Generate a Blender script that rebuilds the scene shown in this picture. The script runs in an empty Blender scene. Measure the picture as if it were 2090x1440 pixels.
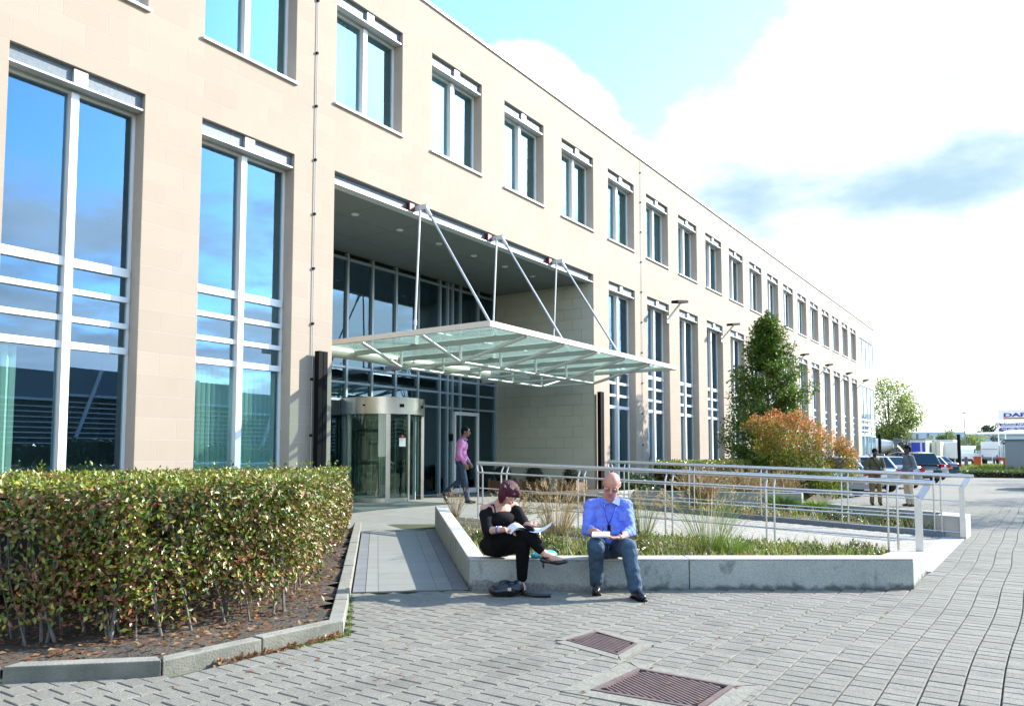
import bpy, bmesh, math, random
from math import sin, cos, pi, radians, sqrt, atan2
from mathutils import Vector, Matrix, noise

random.seed(7)
SC = bpy.context.scene
COL = SC.collection

# ------------------------------------------------------------------ camera
CAM = Vector((-9.543, -10.529, 1.42))
PITCH, YAW, FPX = 0.06519, 0.60377, 1575.57
vd = Vector((cos(PITCH)*cos(YAW), cos(PITCH)*sin(YAW), sin(PITCH)))
vr = Vector((sin(YAW), -cos(YAW), 0)); vu = vr.cross(vd)
cd = bpy.data.cameras.new('camera'); cam = bpy.data.objects.new('camera', cd); COL.objects.link(cam)
cam.matrix_world = Matrix(((vr.x, vu.x, -vd.x, CAM.x), (vr.y, vu.y, -vd.y, CAM.y), (vr.z, vu.z, -vd.z, CAM.z), (0, 0, 0, 1)))
cd.sensor_width = 36.0; cd.lens = FPX/2090*36.0
cd.shift_y = 107.46/2090
cd.clip_start = 0.05; cd.clip_end = 3000
SC.camera = cam

# ------------------------------------------------------------------ light
SUN_EL, SUN_AZ = radians(29), radians(124)          # azimuth clockwise from +Y
W = bpy.data.worlds.new('World'); SC.world = W; W.use_nodes = True
wn, wl = W.node_tree.nodes, W.node_tree.links
def wnode(t, **k):
    n = wn.new(t)
    for a, b in k.items(): setattr(n, a, b)
    return n
def wmath(op, a, b=None, c=None, clamp=False):
    n = wnode('ShaderNodeMath', operation=op, use_clamp=clamp)
    for i, v in enumerate((a, b, c)):
        if v is None: continue
        if isinstance(v, (int, float)): n.inputs[i].default_value = v
        else: wl.new(v, n.inputs[i])
    return n.outputs[0]
sky = wnode('ShaderNodeTexSky', sky_type='NISHITA', sun_disc=False)
sky.sun_elevation = SUN_EL; sky.sun_rotation = SUN_AZ
sky.air_density = 1.0; sky.dust_density = 0.6; sky.ozone_density = 3.0
tc = wnode('ShaderNodeTexCoord'); sep = wnode('ShaderNodeSeparateXYZ'); wl.new(tc.outputs['Generated'], sep.inputs[0])
elev = wmath('MULTIPLY', wmath('ARCSINE', sep.outputs[2]), 180/pi)
den = wmath('ADD', wmath('MAXIMUM', sep.outputs[2], 0.0), 0.16)
cx = wmath('DIVIDE', sep.outputs[0], den); cy = wmath('DIVIDE', sep.outputs[1], den)
cmb = wnode('ShaderNodeCombineXYZ'); wl.new(cx, cmb.inputs[0]); wl.new(cy, cmb.inputs[1])
def wnoise(scale, detail, rough, off):
    mp = wnode('ShaderNodeMapping'); mp.inputs[1].default_value = off
    wl.new(cmb.outputs[0], mp.inputs[0])
    n = wnode('ShaderNodeTexNoise'); n.inputs['Scale'].default_value = scale
    n.inputs['Detail'].default_value = detail; n.inputs['Roughness'].default_value = rough
    wl.new(mp.outputs[0], n.inputs['Vector']); return n.outputs[0]
def wblob(az_el, sig):                               # soft cloud bank centred on a compass direction
    a, e = radians(az_el[0]), radians(az_el[1])
    v = wnode('ShaderNodeVectorMath', operation='DOT_PRODUCT'); wl.new(tc.outputs['Generated'], v.inputs[0])
    v.inputs[1].default_value = (cos(a)*cos(e), sin(a)*cos(e), sin(e))
    ang = wmath('MULTIPLY', wmath('ARCCOSINE', v.outputs['Value']), 180/pi)
    q = wmath('DIVIDE', ang, sig)
    return wmath('EXPONENT', wmath('MULTIPLY', wmath('MULTIPLY', q, q), -1))
def wramp(v, pts):
    n = wnode('ShaderNodeFloatCurve'); c = n.mapping.curves[0]
    n.mapping.clip_min_y, n.mapping.clip_max_y = -2, 2; n.mapping.use_clip = False
    while len(c.points) < len(pts): c.points.new(0, 0)
    for p, (x, y) in zip(c.points, pts): p.location = (x/90, y)
    n.mapping.update(); wl.new(wmath('DIVIDE', v, 90), n.inputs['Value']); return n.outputs[0]
n1 = wnoise(1.6, 11, 0.60, (3.2, 1.7, 0)); n2 = wnoise(0.55, 5, 0.5, (8.1, 4.4, 3)); n3 = wnoise(2.2, 6, .55, (1, 9, 5))
base = wramp(elev, [(0, .24), (6, .21), (12, .12), (18, .05), (26, -.03), (40, -.11), (90, -.16)])
dens = wmath('ADD', wmath('MULTIPLY', wmath('SUBTRACT', n1, 0.5), 1.25), base)
dens = wmath('ADD', dens, wmath('MULTIPLY', wblob((10, 24), 12), .44))
dens = wmath('ADD', dens, wmath('MULTIPLY', wblob((33.5, 26.5), 3.2), .42))
dens = wmath('ADD', dens, wmath('MULTIPLY', wblob((29.3, 24.2), 2.6), .40))
dens = wmath('ADD', dens, wmath('MULTIPLY', wblob((24, 31), 7.5), -.50))
dens = wmath('ADD', dens, wmath('MULTIPLY', wblob((140, 40), 50), .16))  # cloud cover out of view, added to whiten and raise the ambient light
dens = wmath('ADD', dens, wmath('MULTIPLY', wblob((-62, 38), 15), -.16))
mask = wnode('ShaderNodeMapRange', interpolation_type='SMOOTHSTEP'); wl.new(dens, mask.inputs['Value'])
mask.inputs['From Min'].default_value = -0.05; mask.inputs['From Max'].default_value = 0.19
# bright tops, grey-blue undersides
sh = wmath('ADD', wmath('MULTIPLY', wmath('SUBTRACT', n2, .5), 1.6), wmath('MULTIPLY', wmath('SUBTRACT', n3, .5), 1.5))
sh = wmath('ADD', sh, wmath('MULTIPLY', wblob((18, 18.5), 6.5), .85))
sh = wmath('ADD', sh, wmath('MULTIPLY', wblob((4, 18), 8.5), .75))
sh = wmath('ADD', sh, wmath('MULTIPLY', wblob((13, 25.5), 7), -.6))
shm = wnode('ShaderNodeMapRange', interpolation_type='SMOOTHSTEP'); wl.new(sh, shm.inputs['Value'])
shm.inputs['From Min'].default_value = -0.18; shm.inputs['From Max'].default_value = 1.0
cc = wnode('ShaderNodeMix', data_type='RGBA'); wl.new(shm.outputs[0], cc.inputs[0])
cc.inputs[6].default_value = (5.2, 5.25, 5.2, 1); cc.inputs[7].default_value = (1.0, 1.45, 1.80, 1)
sk = wnode('ShaderNodeMix', data_type='RGBA'); wl.new(mask.outputs[0], sk.inputs[0])
tint = wnode('ShaderNodeMix', data_type='RGBA', blend_type='MULTIPLY'); tint.inputs[0].default_value = 1
wl.new(sky.outputs[0], tint.inputs[6]); tint.inputs[7].default_value = (.90, 1.22, 1.30, 1)
wl.new(tint.outputs[2], sk.inputs[6]); wl.new(cc.outputs[2], sk.inputs[7])
wl.new(sk.outputs[2], wn['Background'].inputs[0]); wn['Background'].inputs[1].default_value = 0.15

sl = bpy.data.lights.new('sun', 'SUN'); sl.energy = 3.7; sl.angle = radians(0.53); sl.color = (1.0, 0.94, 0.85)
sun = bpy.data.objects.new('sun', sl); COL.objects.link(sun)
sdir = Vector((sin(SUN_AZ)*cos(SUN_EL), cos(SUN_AZ)*cos(SUN_EL), sin(SUN_EL)))
sun.rotation_euler = sdir.to_track_quat('Z', 'Y').to_euler()
sun.location = (10, -20, 30)

SC.view_settings.view_transform = 'Standard'; SC.view_settings.look = 'None'
SC.view_settings.exposure = 1.82; SC.view_settings.gamma = 1.0; SC.view_settings.use_curve_mapping = False
SC.render.engine = 'CYCLES'
SC.cycles.max_bounces = 8; SC.cycles.transparent_max_bounces = 16; SC.cycles.caustics_reflective = False; SC.cycles.caustics_refractive = False
SC.cycles.sample_clamp_indirect = 6.0
try:
    SC.cycles.use_denoising = True; SC.cycles.denoiser = 'OPENIMAGEDENOISE'
except Exception: pass

# ------------------------------------------------------------------ materials
MATS = {}
def pbr(name, col, rough=.6, metal=0.0, speck=None, grime=None, var=0.0, vscale=4.0, col2=None, bump=0.0, bscale=40.0, rnd=0.0, spec=None, stain=None, coat=0.0, subs=0.0, attr=None, trans=0.0, bstretch=None):
    m = bpy.data.materials.new(name); m.use_nodes = True; MATS[name] = m
    nt = m.node_tree; N, L = nt.nodes, nt.links; b = N['Principled BSDF']
    b.inputs['Roughness'].default_value = rough; b.inputs['Metallic'].default_value = metal
    if spec is not None: b.inputs['Specular IOR Level'].default_value = spec
    if coat: b.inputs['Coat Weight'].default_value = coat; b.inputs['Coat Roughness'].default_value = .08
    geo = N.new('ShaderNodeNewGeometry')
    def rgb(c): return (c[0], c[1], c[2], 1)
    src = None
    if attr:
        a = N.new('ShaderNodeAttribute'); a.attribute_name = attr; src = a.outputs['Color']
    if var or col2:
        n = N.new('ShaderNodeTexNoise'); n.inputs['Scale'].default_value = vscale; n.inputs['Detail'].default_value = 6; n.inputs['Roughness'].default_value = .6
        L.new(geo.outputs['Position'], n.inputs['Vector'])
        mr = N.new('ShaderNodeMapRange'); mr.inputs[1].default_value = .3; mr.inputs[2].default_value = .7; L.new(n.outputs[0], mr.inputs[0])
        mx = N.new('ShaderNodeMix'); mx.data_type = 'RGBA'; L.new(mr.outputs[0], mx.inputs[0])
        mx.inputs[6].default_value = rgb(col); mx.inputs[7].default_value = rgb(col2 if col2 else [c*(1-var) for c in col])
        if src is not None:
            m2 = N.new('ShaderNodeMix'); m2.data_type = 'RGBA'; m2.blend_type = 'MULTIPLY'; m2.inputs[0].default_value = 1
            L.new(src, m2.inputs[6]); L.new(mx.outputs[2], m2.inputs[7]); src = m2.outputs[2]
        else: src = mx.outputs[2]
    if rnd:
        oi = N.new('ShaderNodeObjectInfo'); ad = N.new('ShaderNodeMath'); ad.operation = 'ADD'
        L.new(oi.outputs['Random'], ad.inputs[0]); L.new(geo.outputs['Random Per Island'], ad.inputs[1])
        fr = N.new('ShaderNodeMath'); fr.operation = 'FRACT'; L.new(ad.outputs[0], fr.inputs[0])
        mr = N.new('ShaderNodeMapRange'); L.new(fr.outputs[0], mr.inputs[0]); mr.inputs[3].default_value = 1-rnd; mr.inputs[4].default_value = 1+rnd
        hs = N.new('ShaderNodeHueSaturation'); L.new(mr.outputs[0], hs.inputs['Value'])
        if src is not None: L.new(src, hs.inputs['Color'])
        else: hs.inputs['Color'].default_value = rgb(col)
        src = hs.outputs[0]
    if stain:                                       # (colour, scale, threshold, softness, stretch)
        sc_, sca, th, so, st = stain
        mp = N.new('ShaderNodeMapping'); L.new(geo.outputs['Position'], mp.inputs[0]); mp.inputs['Scale'].default_value = st
        n = N.new('ShaderNodeTexNoise'); n.inputs['Scale'].default_value = sca; n.inputs['Detail'].default_value = 8; n.inputs['Roughness'].default_value = .65
        L.new(mp.outputs[0], n.inputs['Vector'])
        mr = N.new('ShaderNodeMapRange'); mr.inputs[1].default_value = th; mr.inputs[2].default_value = th+so; L.new(n.outputs[0], mr.inputs[0])
        mx = N.new('ShaderNodeMix'); mx.data_type = 'RGBA'; L.new(mr.outputs[0], mx.inputs[0])
        if src is not None: L.new(src, mx.inputs[6])
        else: mx.inputs[6].default_value = rgb(col)
        mx.inputs[7].default_value = rgb(sc_); src = mx.outputs[2]
    if speck:                                        # (scale, amount): sandy grain
        n = N.new('ShaderNodeTexNoise'); n.inputs['Scale'].default_value = speck[0]; n.inputs['Detail'].default_value = 2; L.new(geo.outputs['Position'], n.inputs['Vector'])
        mr = N.new('ShaderNodeMapRange'); mr.inputs[1].default_value = .32; mr.inputs[2].default_value = .68; mr.inputs[3].default_value = 1-speck[1]; mr.inputs[4].default_value = 1+speck[1]; L.new(n.outputs[0], mr.inputs[0])
        mx = N.new('ShaderNodeMix'); mx.data_type = 'RGBA'; mx.blend_type = 'MULTIPLY'; mx.inputs[0].default_value = 1; L.new(src, mx.inputs[6]); L.new(mr.outputs[0], mx.inputs[7]); src = mx.outputs[2]
    if grime:                                        # splash dirt along the foot of a wall: (colour, height)
        sp = N.new('ShaderNodeSeparateXYZ'); L.new(geo.outputs['Position'], sp.inputs[0])
        n = N.new('ShaderNodeTexNoise'); n.inputs['Scale'].default_value = 9; n.inputs['Detail'].default_value = 7; L.new(geo.outputs['Position'], n.inputs['Vector'])
        ad = N.new('ShaderNodeMath'); ad.operation = 'MULTIPLY_ADD'; L.new(n.outputs[0], ad.inputs[0]); ad.inputs[1].default_value = -grime[1]*3.2; L.new(sp.outputs[2], ad.inputs[2])
        mr = N.new('ShaderNodeMapRange'); mr.inputs[1].default_value = -grime[1]*1.35; mr.inputs[2].default_value = -grime[1]*.35; mr.inputs[3].default_value = .85; mr.inputs[4].default_value = 0; L.new(ad.outputs[0], mr.inputs[0])
        mx = N.new('ShaderNodeMix'); mx.data_type = 'RGBA'; L.new(mr.outputs[0], mx.inputs[0]); L.new(src, mx.inputs[6]); mx.inputs[7].default_value = rgb(grime[0]); src = mx.outputs[2]
    if src is None: b.inputs['Base Color'].default_value = rgb(col)
    else: L.new(src, b.inputs['Base Color'])
    if bump:
        n = N.new('ShaderNodeTexNoise'); n.inputs['Scale'].default_value = bscale; n.inputs['Detail'].default_value = 5
        if bstretch:
            mpb = N.new('ShaderNodeMapping'); mpb.inputs['Scale'].default_value = bstretch; L.new(geo.outputs['Position'], mpb.inputs[0]); L.new(mpb.outputs[0], n.inputs['Vector'])
        else: L.new(geo.outputs['Position'], n.inputs['Vector'])
        bp = N.new('ShaderNodeBump'); bp.inputs['Strength'].default_value = bump; bp.inputs['Distance'].default_value = .02
        L.new(n.outputs[0], bp.inputs['Height']); L.new(bp.outputs[0], b.inputs['Normal'])
    if trans:                                        # leaf-like: light shines through
        t = N.new('ShaderNodeBsdfTranslucent')
        if src is not None: L.new(src, t.inputs[0])
        else: t.inputs[0].default_value = rgb(col)
        ms = N.new('ShaderNodeMixShader'); ms.inputs[0].default_value = trans
        L.new(b.outputs[0], ms.inputs[1]); L.new(t.outputs[0], ms.inputs[2]); L.new(ms.outputs[0], N['Material Output'].inputs[0])
    return m
def glass(name, refl, tint, fac, rough=0.0):
    m = bpy.data.materials.new(name); m.use_nodes = True; MATS[name] = m
    N, L = m.node_tree.nodes, m.node_tree.links; N.remove(N['Principled BSDF'])
    t = N.new('ShaderNodeBsdfTransparent'); t.inputs[0].default_value = (*tint, 1)
    g = N.new('ShaderNodeBsdfGlossy'); g.inputs[0].default_value = (*refl, 1); g.inputs['Roughness'].default_value = rough
    fr = N.new('ShaderNodeFresnel'); ge = N.new('ShaderNodeNewGeometry'); io = N.new('ShaderNodeMapRange'); L.new(ge.outputs['Backfacing'], io.inputs[0])
    io.inputs[3].default_value = 1.5; io.inputs[4].default_value = 1/1.5; L.new(io.outputs[0], fr.inputs[0])       # panes have two faces: same index at both
    fb = N.new('ShaderNodeMapRange'); L.new(ge.outputs['Backfacing'], fb.inputs[0]); fb.inputs[3].default_value = fac; fb.inputs[4].default_value = .05
    mr = N.new('ShaderNodeMapRange'); L.new(fr.outputs[0], mr.inputs[0]); mr.inputs[1].default_value = .04; L.new(fb.outputs[0], mr.inputs[3]); mr.inputs[4].default_value = 1
    s = N.new('ShaderNodeMixShader'); L.new(mr.outputs[0], s.inputs[0]); L.new(t.outputs[0], s.inputs[1]); L.new(g.outputs[0], s.inputs[2])
    L.new(s.outputs[0], N['Material Output'].inputs[0]); return m

STONE = pbr('cream_stone', (.325, .266, .208), .85, var=.0, vscale=.6, col2=(.300, .243, .187), bump=.12, bscale=60, rnd=.035)
PSTONE = pbr('portal_stone_lightened', (.47, .465, .385), .8, col2=(.42, .412, .34), vscale=.8, rnd=.03)  # facade stone again, its colour lifted to brighten the shaded portal wall
MORTAR = pbr('pale_mortar', (.395, .345, .29), .9, var=.1)
ALU = pbr('white_aluminium', (.72, .73, .74), .35, metal=.0, coat=.2)
ALUG = pbr('grey_aluminium', (.34, .41, .44), .35, metal=.35)
GALV = pbr('galvanised_steel', (.135, .16, .18), .55, metal=.25, col2=(.085, .105, .125), vscale=25)
GALVW = pbr('bright_galvanised_plate', (.62, .64, .66), .5, metal=.2, col2=(.52, .55, .58), vscale=18)
STEEL = pbr('brushed_stainless_steel', (.60, .58, .53), .28, metal=.9, col2=(.52, .50, .46), vscale=3)
RAIL = pbr('satin_rail_steel', (.50, .50, .49), .36, metal=.75, col2=(.42, .43, .43), vscale=12)
CANST = pbr('canopy_grey_paint', (.50, .51, .50), .35, metal=.55)
PURL = pbr('canopy_purlin_paint', (.34, .36, .33), .5)
CANFA = pbr('canopy_cream_fascia', (.60, .55, .48), .45)
BLACK = pbr('black_paint', (.006, .006, .007), .7, spec=.08)
DARKIN = pbr('dark_interior', (.06, .07, .07), .8)
BLCK = None
INWALL = pbr('office_interior_wall', (.22, .25, .24), .9)
SOFFIT = pbr('grey_soffit_panel', (.17, .19, .19), .55)
RED = pbr('red_bracket', (.10, .012, .012), .5)
CURT = pbr('pale_curtain', (.80, .86, .80), .9, trans=.3)
CURTD = pbr('dark_curtain', (.10, .14, .14), .9)
GLASS = glass('solar_glass', (.34, .54, .83), (.80, .95, .92), .29)
GLASSU = glass('upper_solar_glass', (.47, .72, .86), (.72, .92, .90), .36)
GLASSE = glass('entrance_glass', (.24, .40, .56), (.50, .62, .60), .34)
GLASSD = glass('door_glass', (.8, .9, .85), (.72, .80, .74), .10)
GLASSC = glass('canopy_glass', (.8, .92, .88), (.74, .88, .82), .10)
def frost(m, col, fac):                               # dusty, half-frosted panes that glow when lit from above
    N, L = m.node_tree.nodes, m.node_tree.links; o = N['Material Output']; old = o.inputs[0].links[0].from_socket
    t = N.new('ShaderNodeBsdfTranslucent'); t.inputs[0].default_value = (*col, 1); d = N.new('ShaderNodeBsdfDiffuse'); d.inputs[0].default_value = (*col, 1)
    a = N.new('ShaderNodeMixShader'); a.inputs[0].default_value = .35; L.new(t.outputs[0], a.inputs[1]); L.new(d.outputs[0], a.inputs[2])
    b = N.new('ShaderNodeMixShader'); b.inputs[0].default_value = fac; L.new(old, b.inputs[1]); L.new(a.outputs[0], b.inputs[2]); L.new(b.outputs[0], o.inputs[0])
frost(GLASSC, (.76, .83, .78), .20)
GLASSB = glass('pale_bay_glass', (.80, .95, 1.0), (.80, .95, .95), .42)
CONC = pbr('planter_concrete', (.315, .335, .30), .85, grime=((.045, .048, .04), .05), speck=(60, .16), col2=(.235, .25, .228), vscale=2.0, bump=.35, bscale=60, stain=((.115, .12, .11), 6, .575, .13, (1, 1, .42)))
CONCT = pbr('planter_coping_concrete', (.42, .405, .365), .85, col2=(.35, .335, .305), vscale=3, bump=.25, bscale=80, stain=((.16, .155, .13), 9, .60, .14, (1, 1, 1)))
AGG = pbr('exposed_aggregate', (.28, .27, .25), .9, col2=(.10, .10, .095), vscale=38, bump=1.0, bscale=60)
PAVER = pbr('grey_paver', (.208, .196, .162), .9, col2=(.172, .164, .136), vscale=9, bump=.7, bscale=150, rnd=.10, speck=(130, .30), stain=((.105, .102, .082), .9, .57, .20, (1, 1, 1)))
JOINT = pbr('joint_sand', (.034, .036, .026), .95, col2=(.050, .062, .016), vscale=1.6)
SLAB = pbr('walkway_slab', (.205, .205, .18), .85, col2=(.185, .187, .165), vscale=3, bump=.15, bscale=120, rnd=.05)
SLABD = pbr('dark_border_slab', (.150, .153, .158), .85, col2=(.135, .139, .145), vscale=3, rnd=.05)
RAMPP = pbr('ramp_paver', (.30, .275, .235), .9, col2=(.245, .23, .20), vscale=6, bump=.4, bscale=120, rnd=.08)
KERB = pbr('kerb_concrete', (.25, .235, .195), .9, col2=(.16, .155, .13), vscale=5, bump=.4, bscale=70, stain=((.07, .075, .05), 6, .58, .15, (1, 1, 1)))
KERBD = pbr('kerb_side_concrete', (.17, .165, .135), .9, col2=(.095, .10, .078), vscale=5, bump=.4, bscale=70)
SOIL = pbr('bare_soil', (.082, .062, .042), .95, speck=(60, .35), col2=(.04, .030, .021), vscale=9, bump=.9, bscale=35)
IRON = pbr('rusty_cast_iron', (.165, .11, .098), .6, metal=.3, col2=(.11, .075, .07), vscale=14, bump=.2)
GROUT = pbr('pale_cement', (.21, .20, .16), .9, col2=(.145, .14, .115), vscale=14, bump=.4)
WOOD = pbr('orange_wood', (.26, .135, .055), .7, col2=(.19, .095, .04), vscale=8)
BARK = pbr('grey_bark', (.095, .08, .062), .9, col2=(.055, .047, .038), vscale=18, bump=.6)
STEMB = pbr('pale_hedge_bark', (.17, .16, .14), .9, col2=(.09, .085, .07), vscale=20)
LEAF = pbr('leaf', (1, 1, 1), .45, attr='tint', trans=.35)
LEAFD = pbr('glossy_leaf', (1, 1, 1), .36, attr='tint', trans=.14)
STRAW = pbr('straw_blade', (1, 1, 1), .6, attr='tint', trans=.3)
ORANGE = pbr('orange_paint', (.55, .10, .012), .5)
WHITE = pbr('white_paint', (.72, .72, .70), .45)
PAPER = pbr('paper', (.78, .78, .80), .8)
ASPH = pbr('far_paving', (.19, .19, .17), .9, col2=(.15, .15, .135), vscale=1.5, bump=.3, bscale=30)
GRASSG = pbr('grass_ground', (.07, .10, .025), .95, col2=(.10, .13, .03), vscale=3)

# ------------------------------------------------------------------ builders
def link(o, parent=None):
    COL.objects.link(o)
    if parent is not None: o.parent = parent
    return o
def thing(name, label, cat, loc=(0, 0, 0), group=None):
    o = bpy.data.objects.new(name, None); o.empty_display_size = .2; o.location = loc; link(o)
    o['label'] = label; o['category'] = cat
    if group: o['group'] = group
    return o
def tag(o, label=None, cat=None, group=None, kind=None):
    if label: o['label'] = label
    if cat: o['category'] = cat
    if group: o['group'] = group
    if kind: o['kind'] = kind
    return o
def worldloc(o):
    v = Vector((0, 0, 0))
    while o is not None: v += o.location; o = o.parent
    return v
class MB:
    def __init__(s): s.v, s.f, s.c = [], [], []
    def add(s, vs, fs, tint=None):
        k = len(s.v); s.v += [tuple(p) for p in vs]; s.f += [tuple(i+k for i in f) for f in fs]
        if tint is not None: s.c += [tint]*len(fs)
        return s
    def box(s, x0, x1, y0, y1, z0, z1):
        return s.add([(x0, y0, z0), (x1, y0, z0), (x1, y1, z0), (x0, y1, z0), (x0, y0, z1), (x1, y0, z1), (x1, y1, z1), (x0, y1, z1)],
                     [(0, 3, 2, 1), (4, 5, 6, 7), (0, 1, 5, 4), (1, 2, 6, 5), (2, 3, 7, 6), (3, 0, 4, 7)])
    def obox(s, c, ax, ay, az, hx, hy, hz):
        c, ax, ay, az = Vector(c), Vector(ax), Vector(ay), Vector(az)
        p = [c+ax*(hx*i)+ay*(hy*j)+az*(hz*k) for k in (-1, 1) for i, j in ((-1, -1), (1, -1), (1, 1), (-1, 1))]
        return s.add(p, [(0, 3, 2, 1), (4, 5, 6, 7), (0, 1, 5, 4), (1, 2, 6, 5), (2, 3, 7, 6), (3, 0, 4, 7)])
    def bar(s, p, q, w, h, up=(0, 0, 1)):
        p, q = Vector(p), Vector(q); d = (q-p); L = d.length; d.normalize(); up = Vector(up)
        sx = d.cross(up)
        if sx.length < 1e-4: sx = d.cross(Vector((1, 0, 0)))
        sx.normalize(); u = sx.cross(d)
        return s.obox((p+q)/2, d, sx, u, L/2, w/2, h/2)
    def tube(s, p, q, r, n=10, r2=None, cap=True):
        return s.path([p, q], [r, r if r2 is None else r2], n, cap)
    def path(s, pts, r, n=8, cap=True):
        pts = [Vector(p) for p in pts]; m = len(pts)
        if isinstance(r, (int, float)): r = [r]*m
        vs, fs = [], []; prev = None
        for i, p in enumerate(pts):
            d = (pts[min(i+1, m-1)]-pts[max(i-1, 0)]).normalized()
            a = d.cross(Vector((0, 0, 1)) if prev is None else prev)
            if prev is None:
                if a.length < .05: a = d.cross(Vector((1, 0, 0)))
                a.normalize(); b = d.cross(a).normalized()
            else:
                b = (prev - d*prev.dot(d)).normalized(); a = b.cross(d)
            prev = b
            for k in range(n):
                t = 2*pi*k/n; vs.append(p+(a*cos(t)+b*sin(t))*r[i])
        for i in range(m-1):
            for k in range(n):
                k2 = (k+1) % n; fs.append((i*n+k, i*n+k2, (i+1)*n+k2, (i+1)*n+k))
        if cap: fs += [tuple(range(n-1, -1, -1)), tuple((m-1)*n+k for k in range(n))]
        return s.add(vs, fs)
    def prism(s, poly, z0, z1):
        n = len(poly)
        zz0 = z0 if isinstance(z0, (list, tuple)) else [z0]*n; zz1 = z1 if isinstance(z1, (list, tuple)) else [z1]*n
        vs = [(p[0], p[1], z) for p, z in zip(poly, zz0)]+[(p[0], p[1], z) for p, z in zip(poly, zz1)]
        return s.add(vs, [tuple(range(n-1, -1, -1)), tuple(range(n, 2*n))]+[(i, (i+1) % n, n+(i+1) % n, n+i) for i in range(n)])
    def lathe(s, c, prof, n=20):
        vs = [(c[0]+r*cos(2*pi*k/n), c[1]+r*sin(2*pi*k/n), c[2]+z) for r, z in prof for k in range(n)]
        fs = [(i*n+k, i*n+(k+1) % n, (i+1)*n+(k+1) % n, (i+1)*n+k) for i in range(len(prof)-1) for k in range(n)]
        fs += [tuple(range(n-1, -1, -1)), tuple((len(prof)-1)*n+k for k in range(n))]
        return s.add(vs, fs)
    def ball(s, c, r, n=10, m=6, sz=1.0):
        c = Vector(c); vs = [c+Vector((0, 0, -r*sz))]
        for j in range(1, m):
            t = -pi/2+pi*j/m
            vs += [c+Vector((r*cos(t)*cos(2*pi*k/n), r*cos(t)*sin(2*pi*k/n), r*sz*sin(t))) for k in range(n)]
        vs.append(c+Vector((0, 0, r*sz))); T = len(vs)-1
        fs = [(0, 1+(k+1) % n, 1+k) for k in range(n)]
        for j in range(m-2):
            fs += [(1+j*n+k, 1+j*n+(k+1) % n, 1+(j+1)*n+(k+1) % n, 1+(j+1)*n+k) for k in range(n)]
        fs += [(T, 1+(m-2)*n+k, 1+(m-2)*n+(k+1) % n) for k in range(n)]
        return s.add(vs, fs)
    def mesh(s, name, off=Vector((0, 0, 0))):
        me = bpy.data.meshes.new(name)
        me.from_pydata([(v[0]-off[0], v[1]-off[1], v[2]-off[2]) for v in s.v], [], s.f)
        if s.c:
            at = me.attributes.new('tint', 'FLOAT_COLOR', 'FACE')
            buf = []
            for c in s.c: buf += [c[0], c[1], c[2], 1.0]
            at.data.foreach_set('color', buf)
        me.update(); return me
    def build(s, name, mat, parent=None, smooth=False, loc=None, bevel=0, fix=True):
        """world-space vertices; the object sits at its parent's origin (or at loc when top level)"""
        off = worldloc(parent) if parent is not None else Vector(loc or (0, 0, 0))
        me = s.mesh(name, off); me.materials.append(mat)
        if fix and len(s.f) < 20000:
            bm = bmesh.new(); bm.from_mesh(me); bmesh.ops.recalc_face_normals(bm, faces=bm.faces); bm.to_mesh(me); bm.free()
        if smooth:
            me.polygons.foreach_set('use_smooth', [True]*len(me.polygons))
            try: me.set_sharp_from_angle(angle=radians(40))
            except Exception: pass
        o = bpy.data.objects.new(name, me)
        if parent is None: o.location = off
        link(o, parent)
        if bevel:
            b = o.modifiers.new('bevel', 'BEVEL'); b.width = bevel; b.segments = 2; b.limit_method = 'ANGLE'
        return o
def dup(o, loc=None, rotz=None, parent=None):
    """copy a thing or part with all below it"""
    c = o.copy(); COL.objects.link(c)
    if parent is not None: c.parent = parent
    if loc is not None: c.location = loc
    if rotz is not None: c.rotation_euler = (0, 0, rotz)
    for ch in list(o.children): dup(ch, parent=c)
    return c
def pxdist(p): return (Vector(p)-CAM).dot(vd)
def inframe(p, m=40):
    q = Vector(p)-CAM; z = q.dot(vd)
    if z < .3: return False
    x = 1045+FPX*q.dot(vr)/z; y = 827.46-FPX*q.dot(vu)/z
    return -m < x < 2090+m and -m < y < 1440+m
def rng(a, b): return random.uniform(a, b)
def lerp(a, b, t): return a+(b-a)*t
# ------------------------------------------------------------------ office building
OFF = thing('office_building', 'long cream stone office building with two rows of tall windows', 'building', (0, 0, 0))
P, WW = 2.7, 1.782
ZL, ZUB, ZUT, ZR = 6.64, 7.886, 10.066, 11.05
PR, PD = 9.85, 3.48                                   # portal right edge, depth
XE, XS = 54.74, -13.55
UK = list(range(-4, 18)); LK = [-4, -3, -2, -1]+list(range(4, 18))
OPEN = [(P*k, P*k+WW, ZUB, ZUT) for k in UK]+[(P*k, P*k+WW, .35, ZL) for k in LK]+[(0, PR, -1, ZL), (48.95, 60, ZUB, ZUT), (48.95, 60, .35, ZL)]
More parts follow.
